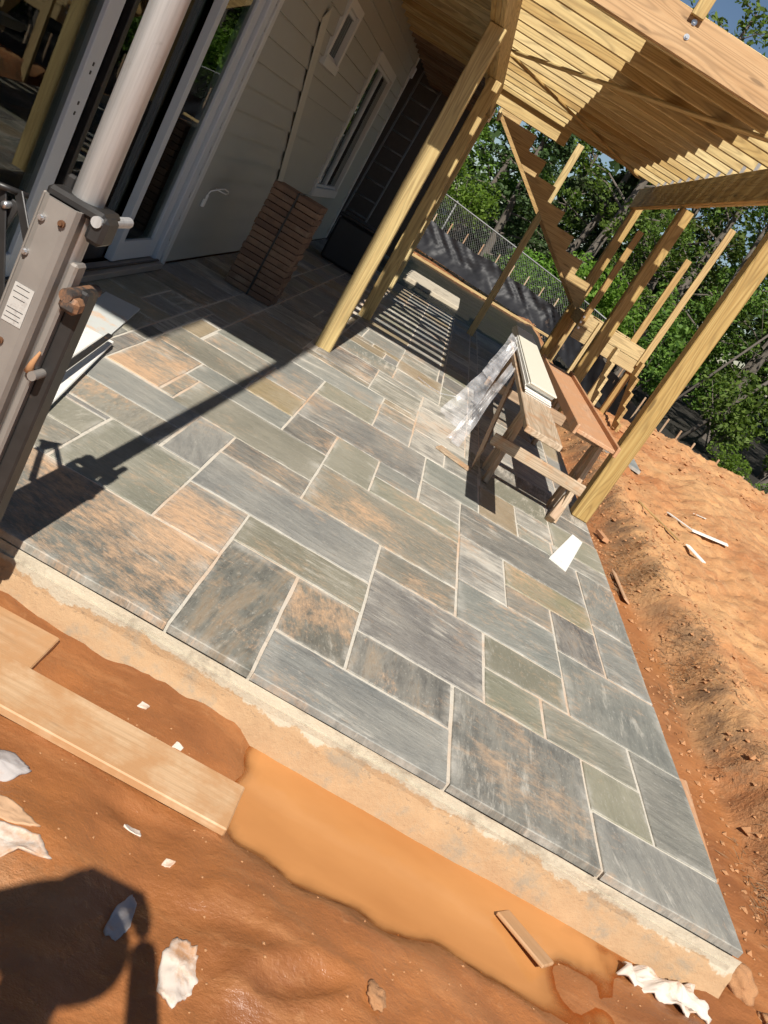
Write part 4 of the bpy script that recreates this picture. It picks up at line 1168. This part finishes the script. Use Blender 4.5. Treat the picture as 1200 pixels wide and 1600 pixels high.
crumple('wood_chip', .03, 1.70, [(-.025, -.012), (.0, -.016), (.028, -.008), (.022, .012), (-.015, .012)], M['paper'], 'yellowish chip in the mud below the long plank', 'chip', .004, 4.5)
crumple('wood_chip', .150, 1.655, [(-.014, -.01), (.01, -.01), (.016, .006), (-.008, .010)], M['paper'], 'tiny white chip right of the yellowish chip', 'chip', .003, 6.5)
crumple('wood_chip', -.12, 2.12, [(-.016, -.012), (.012, -.012), (.016, .008), (-.01, .012)], M['paper'], 'white chip between the concrete and the long plank', 'chip', .003, 2.5)
crumple('wood_chip', .03, 2.04, [(-.016, -.01), (.012, -.006), (.016, .004), (-.01, .010)], M['paper'], 'white sliver beside the end of the long plank', 'chip', .003, 8.5)
def clod(name, x, y, r_, mat, label, cat, sq=.7):
    bm = bmesh.new(); bmesh.ops.create_icosphere(bm, subdivisions=4, radius=1)
    for v in bm.verts: v.co *= 1 + .45 * noise.noise(v.co * 1.5 + Vector((x * 9, y * 9, 1))) + .22 * noise.noise(v.co * 4 + Vector((x * 5, y * 3, 7)))
    return tag(bm_obj(name, bm, mat, None, Matrix.Translation((x, y, on(x, y) + r_ * sq * .35)) @ Matrix.Rotation(x * 7, 4, 'Z') @ Matrix.Diagonal((r_, r_ * .8, r_ * sq, 1)), True), label, cat)
clod('clay_clod', 2.19, 2.20, .045, M['clod'], 'rounded clay lump beside the crumpled packaging', 'clay lump')
clod('clay_clod', 2.08, 2.32, .07, M['clod'], 'rough clay lump at the corner of the patio', 'clay lump')
clod('clay_clod', .745, 1.555, .035, M['clod'], 'small clay lump alone at the bottom of the mud', 'clay lump', .5)
o = lumber('edge_board', None, (2.025, 2.62, -.085), (2.05, 3.30, -.07), .075, .022, M['claywood'], up=(-.2, 0, 1)); tag(o, 'short clay-stained board beside the right edge of the patio', 'board')
def stick(x0, y0, x1, y1, w, th, mat, label, cat='trim scrap', dz=.026, up=(0, 0, 1), nm='trim_scrap'):
    o = lumber(nm, None, (x0, y0, on(x0, y0) + dz), (x1, y1, on(x1, y1) + dz), w, th, mat, up, .001); return tag(o, label, cat)
stick(3.05, 7.95, 3.20, 7.55, .05, .010, M['board_white'], 'narrow white trim piece nearest the far end of the bent white scrap')
stick(3.19, 7.58, 3.52, 7.52, .075, .012, M['board_white'], 'white trim scrap lying on the clay yard, widest of the group')
stick(2.60, 7.55, 2.93, 7.05, .022, .012, M['stud'], 'thin wooden stake lying on the clay yard', 'stake', nm='stake')
stick(3.00, 7.02, 3.14, 6.85, .06, .010, M['board_white'], 'short white trim scrap nearest the patio')
stick(3.36, 8.2, 3.44, 8.1, .04, .008, M['board_white'], 'tiny white scrap beyond the other scraps')
flat('spare_flagstone', [(2.42, 9.35), (2.62, 10.2), (3.02, 9.75), (2.98, 9.15)], lambda x, y: on(2.7, 9.6) + .02, .035, M['stone'], 'spare grey flagstone lying on the clay behind the right post', 'flagstone').color = (.22, .24, .24, 1)
stick(2.16, 5.78, 2.20, 5.36, .06, .010, M['card'], 'greyish wood shard leaning on the bank', 'shard', .03, (.4, 0, 1), 'wood_shard')
stick(2.16, 6.60, 2.19, 6.42, .055, .030, M['claywood'], 'orange wood block on the bank beside the right post', 'block', .04, (0, 0, 1), 'bank_block')
# straw, roots and pebbles: nobody could count them
rs = random.Random(21); v = []; f = []
for i in range(14000):
    y = rs.uniform(2.5, 9.5); t = .30 + .20 * sst(5.6, 4.8, y) + rs.gauss(0, .09) if rs.random() < .85 else rs.uniform(.35, 3.2); x = 1.98 + t
    if fbm(x, y, 2.2, 3, 6.0) < rs.uniform(-.2, .55): continue
    z = on(x, y) + rs.uniform(.001, .018); a = rs.uniform(0, 6.283); ln = rs.uniform(.015, .07); w = rs.uniform(.0007, .0018)
    dx, dy = math.cos(a) * ln, math.sin(a) * ln; nxv, nyv = -math.sin(a) * w, math.cos(a) * w; dz = rs.uniform(-.02, .03); k = len(v)
    v += [(x - nxv, y - nyv, z), (x + nxv, y + nyv, z), (x + dx, y + dy, z + dz), (x + dx * .5, y + dy * .5, z + dz * .5 + w * 2.5)]; f += [(k, k + 1, k + 2), (k, k + 3, k + 2), (k + 1, k + 3, k + 2)]
tag(pydata('straw_litter', v, f, M['straw']), 'dead straw and roots littering the bank', 'straw', kind='stuff')
v = []; f = []
def pebble(x, y, r_):
    z = on(x, y) + r_ * .2; k = len(v); q = [(1, 0, 0), (0, 1, 0), (-1, 0, 0), (0, -1, 0), (0, 0, .8), (0, 0, -.8)]; a = rs.uniform(0, 6)
    for (px, py, pz) in q:
        s = r_ * rs.uniform(.6, 1.3); v.append((x + (px * math.cos(a) - py * math.sin(a)) * s, y + (px * math.sin(a) + py * math.cos(a)) * s, z + pz * s))
    for a_, b_ in ((0, 1), (1, 2), (2, 3), (3, 0)): f.append((k + a_, k + b_, k + 4)); f.append((k + b_, k + a_, k + 5))
for i in range(2600):
    if rs.random() < .18: x, y, r_ = rs.uniform(-.5, 2.2), rs.uniform(1.0, 2.1), rs.uniform(.0015, .005)
    else: x, y, r_ = 2.02 + abs(rs.gauss(.4, .5)), rs.uniform(2.4, 10.5), abs(rs.gauss(.006, .006)) + .002
    pebble(x, y, r_)
for i in range(140):
    y = rs.uniform(2.8, 9.5); pebble(2.2 + .20 * sst(5.6, 4.8, y) + abs(rs.gauss(0, .35)), y, abs(rs.gauss(0, .012)) + .003)
for i in range(260): x = rs.uniform(3.0, 6.5); y = 11.0 + rs.gauss(0, .8); pebble(x, y, abs(rs.gauss(.0, .022)) + .006)
for i in range(140): pebble(rs.uniform(-1.2, 4), rs.uniform(21.9, 23.4), rs.uniform(.01, .035))
tag(pydata('clay_crumbs', v, f, M['clod']), 'clay crumbs and small stones strewn over the ground', 'crumbs', kind='stuff')

# ------------------------------------------------------------------ fences at the edge of the site
o = lumber('form_board', None, (-2.2, 21.55, -.01), (3.4, 21.85, -.01), .04, .06, M['stud']); tag(o, 'long thin timber form board on edge before the black fence', 'board')
sf = empty('silt_fence', (2, 22, 0), 'black plastic silt fence sagging along the edge of the site', 'fence')
line = [(-3.2, 24.9, .02, .86), (-.9, 24.2, .03, .98), (1.1, 23.6, .0, .95), (3.0, 23.2, -.05, .80), (4.3, 21.2, -.5, .55), (4.9, 17.6, -.75, .20), (5.6, 15.6, -.75, .10), (7.6, 15.0, -.75, .05), (10.5, 14.8, -.8, .0)]
def along(t):
    t = max(0, min(len(line) - 1.0001, t)); i = int(t); k = t - i; a, b = line[i], line[i + 1]; return tuple(a[j] + (b[j] - a[j]) * k for j in range(4))
v = []; f = []; nu, nv = 260, 12
for i in range(nu + 1):
    x, y, z0, z1 = along(i / nu * (len(line) - 1))
    z1 += -.20 + .10 * noise.noise((i * .05, 2.2, 0)) - .05 * abs(math.sin(i * math.pi / 16.25))
    for j in range(nv + 1):
        k = j / nv; d = .09 * noise.noise((i * .09, k * 2.0, 1.0)) + .10 * noise.noise((i * .30 + k * 5, k * 1.6, 5.0)) + .05 * noise.noise((i * .9 - k * 7, k * 3, 8.0)) + .12 * (1 - k) ** 2
        v.append((x - .15 * d, y - d - .25 * (1 - k) ** 3, z0 + (z1 - z0) * k))
f = [(i * (nv + 1) + j, (i + 1) * (nv + 1) + j, (i + 1) * (nv + 1) + j + 1, i * (nv + 1) + j + 1) for i in range(nu) for j in range(nv)]
pydata('sheet', v, f, M['plastic_black'], sf, smooth=True)
for i in range(0, 33):
    x, y, z0, z1 = along(i * .25); lumber('stake', sf, (x, y + .05, z0 - .2), (x, y + .05, z1 + .06), .035, .035, M['scrapwood'])
cf = empty('chain_link_fence', (2, 25, 0), 'grey chain link fence behind the black silt fence', 'fence')
cl = [(-3.2, 25.4, 0, 1.75), (-.6, 24.9, 0, 1.55), (1.6, 24.4, 0, 1.35), (3.6, 23.9, -.1, 1.15), (4.6, 22.9, -.4, 1.0)]
bm = bmesh.new()
for a, b in zip(cl[:-1], cl[1:]):
    A, B = Vector(a[:2]), Vector(b[:2]); ln = (B - A).length; d = (B - A) / ln; hgt = 1.65; n_ = int((ln + hgt) / .085)
    for i in range(n_):
        for sgn in (1, -1):
            s0 = i * .085 - (hgt if sgn > 0 else 0); s1 = s0 + sgn * hgt if sgn > 0 else s0 - hgt
            # a straight diagonal wire clipped to the bay
            q0, h0, q1, h1 = s0, 0.0, s1, hgt
            if sgn > 0:
                if q0 < 0: h0 = -q0; q0 = 0
                if q1 > ln: h1 = hgt - (q1 - ln); q1 = ln
            else:
                if q0 > ln: h0 = q0 - ln; q0 = ln
                if q1 < 0: h1 = hgt + q1; q1 = 0
            if h1 - h0 < .05: continue
            def P(q, h): k = q / ln; zt0 = a[3] + (b[3] - a[3]) * k; return (A.x + d.x * q, A.y + d.y * q + .006 * sgn, zt0 - hgt + h)
            tube(bm, [P(q0, h0), P(q1, h1)], .0045, 3, False)
bm_obj('wire_mesh', bm, M['wire'], cf)
rod('top_rail', [(c[0], c[1], c[3]) for c in cl], .022, M['wire'], cf, 8)
for c in cl: rod('fence_post', [(c[0], c[1] + .03, c[2] - .4), (c[0], c[1] + .03, c[3] + .05)], .028, M['wire'], cf, 8)

# ------------------------------------------------------------------ trees and shrubs
def leaf_cloud(name, clusters, per, size, seed, mat, flat_=.0, elong=1.6):
    rs = random.Random(seed); v = []; f = []
    for (c, rad) in clusters:
        n_ = int(per * (rad ** 2))
        for i in range(n_):
            while True:
                p = Vector((rs.uniform(-1, 1), rs.uniform(-1, 1), rs.uniform(-1, 1)))
                if p.length < 1: break
            p = p.normalized() * (p.length ** .45); p = Vector((p.x * rad, p.y * rad, p.z * rad * .72)) + Vector(c)
            s = size * rs.uniform(.55, 1.35)
            a = Vector((rs.gauss(0, 1), rs.gauss(0, 1), rs.gauss(0, .7))).normalized(); b = a.cross(Vector((rs.gauss(0, 1), rs.gauss(0, 1), rs.gauss(0, 1)))).normalized()
            k = len(v); v += [tuple(p - a * s * elong * .5), tuple(p + b * s * .42), tuple(p + a * s * elong * .5), tuple(p - b * s * .42)]; f.append((k, k + 1, k + 2, k + 3))
    me = bpy.data.meshes.new(name); me.from_pydata(v, [], f); me.update(); me.materials.append(mat); return me
def tree_proto(seed, h, spread, mat, per=300, size=.16, conifer=False, bare=.25):
    rs = random.Random(seed); bm = bmesh.new(); clusters = []
    lean = Vector((rs.uniform(-.08, .08), rs.uniform(-.05, .05), 1)); tp = []
    for i in range(8):
        t = i / 7; tp.append(Vector((lean.x * h * t + .12 * noise.noise((t * 3, seed, 0)), lean.y * h * t + .12 * noise.noise((t * 3, seed, 5)), h * .92 * t - .3)))
    tube(bm, tp, [h * .016 * (1 - .85 * i / 7) + .012 for i in range(8)], 8)
    nb = int(22 + h * 1.2)
    for i in range(nb):
        t = bare + (1 - bare) * (i + .5) / nb; k = min(6, int(t * 7)); base = tp[k].lerp(tp[k + 1], t * 7 - k); a = rs.uniform(0, 6.283)
        r_ = spread * ((1 - t) * 1.05 + .10 if conifer else math.sin(math.pi * (.18 + .78 * (t - bare) / (1 - bare))) ** .8) * rs.uniform(.55, 1.1)
        up = r_ * (rs.uniform(-.15, .1) if conifer else rs.uniform(.15, .6))
        end = base + Vector((math.cos(a) * r_, math.sin(a) * r_, up)); mid = base.lerp(end, .5) + Vector((0, 0, .1 * r_))
        tube(bm, [base, mid, end], [.012 * h * (1 - t) * .35 + .014, .012 + .002 * h * (1 - t), .006], 5)
        for q in range(3 if conifer else 3):
            s = (q + 1.2) / 3.4; c = base.lerp(end, s) + Vector((rs.uniform(-.3, .3), rs.uniform(-.3, .3), rs.uniform(-.2, .35))) * (.5 if conifer else .9)
            clusters.append((c, rs.uniform(.32, .62) * spread * .30))
    bmesh.ops.recalc_face_normals(bm, faces=bm.faces)
    tm = bpy.data.meshes.new('trunk'); bm.to_mesh(tm); bm.free(); tm.materials.append(M['bark'])
    return tm, leaf_cloud('crown', clusters, per, size, seed, mat)
protos = {
    'broad': tree_proto(1, 9.5, 2.9, M['leaf'], 460, .115), 'broad2': tree_proto(2, 8.5, 2.6, M['leaf'], 560, .10, bare=.06), 'light': tree_proto(3, 10.5, 2.2, M['leaf'], 300, .10, bare=.30),
    'conifer': tree_proto(4, 9.5, 2.4, M['leaf_dark'], 900, .095, True, .05), 'young': tree_proto(5, 5.0, 1.7, M['leaf_bright'], 600, .09, bare=.08)}
words = {'broad': 'broad leafy tree', 'broad2': 'bushy green tree', 'light': 'slender airy tree', 'conifer': 'dark dense evergreen', 'young': 'bright young tree'}
spots = [('conifer', 1.0, 30.5, 1.0, 0, 'behind the stair stringers, leftmost evergreen'), ('conifer', 3.4, 31.5, 1.08, 2, 'behind the middle deck post, second evergreen'), ('conifer', 5.9, 33, 1.0, 4, 'behind the stair landing, rightmost evergreen'),
    ('young', -1.2, 27.0, .85, 1, 'standing left of the leftmost evergreen'), ('broad2', -2.6, 29.5, .95, 1.3, 'beyond the passage, behind the left posts'), ('broad', -6.0, 32, 1.0, .2, 'farthest left beyond the house'),
    ('broad2', 7.6, 25.5, .92, 2.6, 'behind the right-hand end of the chain link fence'), ('light', 9.3, 25.5, .9, .7, 'with thin leaning stems at the right, nearest the fence'), ('broad2', 11.0, 24.5, .9, 3.9, 'behind the front right post'),
    ('broad', 9.0, 30.5, .98, 5.2, 'behind the slender tree, tall'), ('light', 6.9, 29.5, 1.0, 3.3, 'between the rightmost evergreen and the tall broad tree'), ('broad', 13.5, 28, .95, 1.1, 'at the right edge behind the post'),
    ('broad2', 15.5, 25, .9, 2.2, 'farthest right in the wood'), ('light', 12.4, 22.5, .72, 4.4, 'at the right edge near the silt fence'), ('conifer', 8.0, 35.5, 1.1, 3, 'far back behind the tall broad tree'), ('broad', -.2, 34.0, .9, 3, 'far back behind the leftmost evergreen'),
    ('broad', 3.0, 36.5, .95, 1.9, 'far back between the first and second evergreens'), ('broad2', 11.6, 33.5, 1.0, 5, 'far back behind the right-hand trees'), ('broad', 17.5, 31, 1.1, 0, 'far back at the right edge'), ('broad2', 5.2, 27.2, .62, 4, 'low, in front of the rightmost evergreen'), ('light', 3.7, 28.5, 1.08, 2.4, 'rising above the deck rim beside the rail post'), ('light', 6.4, 30.5, 1.12, 5.1, 'rising at the top right corner')]
for (kind, x, y, s, a, where) in spots:
    tm, cm = protos[kind]; z = -.35 if x > 4 else -.1
    t = empty(kind + '_tree' if 0 else {'broad': 'broadleaf_tree', 'broad2': 'bushy_tree', 'light': 'slender_tree', 'conifer': 'evergreen_tree', 'young': 'young_tree'}[kind], (x, y, z), words[kind] + ' ' + where, 'tree', 'trees beyond the fence')
    t.rotation_euler.z = a; t.scale = (s, s, s)
    for nm, me in (('trunk', tm), ('crown', cm)):
        o = bpy.data.objects.new(nm, me); C.objects.link(o); o.parent = t
def shrub_proto(seed, r_, mat, per, size):
    rs = random.Random(seed); bm = bmesh.new(); cl_ = []
    for i in range(9):
        a = rs.uniform(0, 6.283); e = Vector((math.cos(a) * r_ * rs.uniform(.3, .9), math.sin(a) * r_ * rs.uniform(.3, .9), r_ * rs.uniform(.5, 1.5)))
        tube(bm, [(0, 0, -.1), tuple(e * .5 + Vector((0, 0, .1))), tuple(e)], [.02, .014, .006], 5)
        for k in (.6, 1.0): cl_.append((e * k, r_ * rs.uniform(.3, .5)))
    tm = bpy.data.meshes.new('stems'); bm.to_mesh(tm); bm.free(); tm.materials.append(M['bark']); return tm, leaf_cloud('leaves', cl_, per, size, seed, mat)
# the wood goes on behind: a far mass of leaves that nobody could count
rs = random.Random(77); fc_ = []
for i in range(330):
    x = rs.uniform(-26, 46); hz_ = 5.5 + 2.2 * noise.noise((x * .13, 3.0, 0)) + (1.8 if x > 16 else 0); z = rs.uniform(-.5, 1) ** 1 * hz_ if rs.random() < .5 else rs.uniform(0, hz_)
    fc_.append(((x, 41 + rs.uniform(-2, 5), z), rs.uniform(1.0, 1.8)))
o = mesh_obj('far_woodland', leaf_cloud('far_woodland', fc_, 75, .30, 78, M['leaf_dark']), None); tag(o, 'dense dark wood far behind the trees', 'woodland', kind='stuff')
sp = [shrub_proto(31, 1.0, M['leaf_bright'], 800, .08), shrub_proto(32, 1.0, M['leaf'], 800, .08), shrub_proto(33, 1.0, M['leaf_bright'], 900, .07)]
for (i, x, y, z, s, w) in [(0, -.3, 26.0, .9, .9, 'bright leafy shrub above the left end of the chain link fence'), (2, 2.1, 25.3, .2, .85, 'bright vine mass on the fence behind the middle deck post'), (0, 3.3, 25.2, .3, 1.1, 'bright shrub on the fence left of the stair landing'),
        (2, 4.7, 25.6, .3, 1.2, 'bright shrub behind the landing uprights'), (1, 6.2, 24.0, -.2, 1.3, 'mid green shrub behind the right stair uprights'), (1, 8.2, 22.0, -.3, 1.2, 'mid green shrub left of the front right post'),
        (2, 6.8, 16.6, -.5, .55, 'bright vine trailing over the silt fence, left part'), (2, 7.9, 16.1, -.5, .6, 'bright vine trailing over the silt fence, middle part'), (2, 9.1, 15.9, -.5, .65, 'bright vine trailing over the silt fence, right part'),
        (1, 10.2, 19.0, -.5, 1.3, 'mid green shrub at the right edge behind the vines'), (1, -2.6, 26.0, 0, 1.2, 'mid green shrub in the gap behind the left posts')]:
    tm, cm = sp[i]; t = empty('shrub', (x, y, z), w, 'shrub', 'shrubs along the fence'); t.rotation_euler.z = x * 3; t.scale = (s, s, s)
    for nm, me in (('stems', tm), ('leaves', cm)):
        o = bpy.data.objects.new(nm, me); C.objects.link(o); o.parent = t
for i, (pts, r_, lb) in enumerate((
    ([(8.1, 18.6, -.8), (8.9, 18.8, .5), (9.9, 19.0, 1.6), (11.2, 19.4, 2.9)], .11, 'leaning bare grey trunk behind the silt fence at the right edge, thicker one'),
    ([(8.3, 18.8, -.8), (8.7, 19.0, .6), (9.3, 19.2, 2.1)], .07, 'leaning bare grey trunk behind the silt fence at the right edge, thinner one'),
    ([(7.4, 22, -.6), (8.6, 22.2, 2.0), (9.4, 22.4, 4.2), (10.6, 22.6, 6.5)], .06, 'thin bent sapling stem in front of the right-hand trees'),
    ([(6.6, 22.5, -.6), (7.9, 22.7, 2.6), (9.0, 22.9, 5.4)], .045, 'thin leaning sapling stem left of the bent one'))):
    bm = bmesh.new(); tube(bm, pts, [r_ * (1 - .6 * k / (len(pts) - 1)) for k in range(len(pts))], 7)
    for k in range(10):
        p = Vector(pts[-2]).lerp(Vector(pts[-1]), k / 10); d = Vector((random.uniform(-1, 1), random.uniform(-.4, .4), random.uniform(.1, .9))); tube(bm, [p, p + d * .5, p + d], [.012, .008, .003], 4)
    tag(bm_obj('bare_sapling', bm, M['bark'], None, None, True), lb, 'sapling')

# ------------------------------------------------------------------ the photographer, standing behind the camera: only the shadow falls in view
person = empty('person', (-.08, -.25, -.19), 'person in dark shirt and cap holding up a phone', 'person')
def skin_body(name, pts, edges, radii, mat, parent, root, sub=2):
    me = bpy.data.meshes.new(name); me.from_pydata(pts, edges, []); me.update(); me.materials.append(mat)
    o = bpy.data.objects.new(name, me); C.objects.link(o); place(o, parent, Matrix.Identity(4))
    md = o.modifiers.new('skin', 'SKIN')
    if not me.skin_vertices: me.skin_vertices.new()
    for i, sv in enumerate(me.skin_vertices[0].data):
        r_ = radii[i]; sv.radius = (r_, r_) if not hasattr(r_, '__len__') else r_; sv.use_root = (i == root)
    s = o.modifiers.new('smooth', 'SUBSURF'); s.levels = sub; s.render_levels = sub
    return o
bx, by = -.045, -.27
P_ = [(bx, by, .68), (bx, by + .01, .92), (bx, by + .02, 1.12), (bx, by + .03, 1.22), (bx, by + .06, 1.30), (bx, by + .09, 1.40), (bx, by + .09, 1.50),      # pelvis .. crown of the head
      (bx + .19, by + .02, 1.18), (.27, -.17, 1.16), (.115, -.045, 1.43), (bx - .19, by + .02, 1.18), (-.45, -.17, 1.12), (-.115, -.045, 1.44),              # arms
      (bx + .10, by, .60), (bx + .13, by + .04, .24), (bx + .14, by, -.10), (bx + .15, by + .13, -.15), (bx - .10, by, .60), (bx - .13, by + .04, .24), (bx - .14, by, -.10), (bx - .15, by + .13, -.15)]
E_ = [(0, 1), (1, 2), (2, 3), (3, 4), (4, 5), (5, 6), (3, 7), (7, 8), (8, 9), (3, 10), (10, 11), (11, 12), (0, 13), (13, 14), (14, 15), (15, 16), (0, 17), (17, 18), (18, 19), (19, 20)]
Rd = [(.15, .11), (.15, .11), (.17, .12), (.12, .09), .055, (.085, .10), (.06, .075), .065, .048, .032, .065, .048, .032, .085, .062, .045, .04, .085, .062, .045, .04]
skin_body('body', P_, E_, Rd, M['cloth'], person, 0)
for (hx, sx) in ((.115, 1), (-.115, -1)):       # hands: a palm and five bent fingers closing on the phone
    hp = [(hx, -.045, 1.43), (hx - sx * .02, -.035, 1.475)]; he = [(0, 1)]; hr = [.026, .030]
    for k in range(4):
        b = len(hp); zz = 1.452 + .017 * k; ln = (.8, 1.0, 1.05, .9)[k]
        hp += [(hx - sx * .030, -.030, zz), (hx - sx * (.030 + .022 * ln), -.022, zz + .004), (hx - sx * (.030 + .040 * ln), -.036, zz + .005)]; he += [(1, b), (b, b + 1), (b + 1, b + 2)]; hr += [.010, .009, .008]
    b = len(hp); hp += [(hx - sx * .02, -.060, 1.468), (hx - sx * .045, -.066, 1.482), (hx - sx * .062, -.058, 1.49)]; he += [(1, b), (b, b + 1), (b + 1, b + 2)]; hr += [.012, .011, .009]
    skin_body('hand', hp, he, hr, M['skin'], person, 0, 1)
bm = bmesh.new(); bmesh.ops.create_uvsphere(bm, u_segments=20, v_segments=10, radius=1)
for v_ in bm.verts:
    if v_.co.z < -.05: v_.co.z = -.05
bmesh.ops.transform(bm, matrix=Matrix.Translation((bx, by + .08, 1.485)) @ Matrix.Diagonal((.105, .125, .115, 1)), verts=bm.verts)
tube(bm, [(bx, by + .08, 1.482), (bx, by + .08, 1.492)], .150, 24); bm_obj('cap', bm, M['hat'], person, None, True)
box('phone', (.0, -.034, 1.500), (.150, .008, .076), M['phone'], person, .003, Matrix.Rotation(R(0), 4, 'Y'))
bm = bmesh.new()
fx, fy = bx, by + .185
bm_box(bm, (fx, fy + .012, 1.405), (.022, .03, .045)); bm_box(bm, (fx, fy + .0, 1.365), (.045, .012, .010))
for s in (-1, 1): bm_box(bm, (fx + s * .034, fy - .002, 1.432), (.028, .010, .012)); bm_box(bm, (fx + s * .088, by + .10, 1.415), (.016, .035, .06))
bm_obj('face', bm, M['skin'], person)
bmesh_done = True
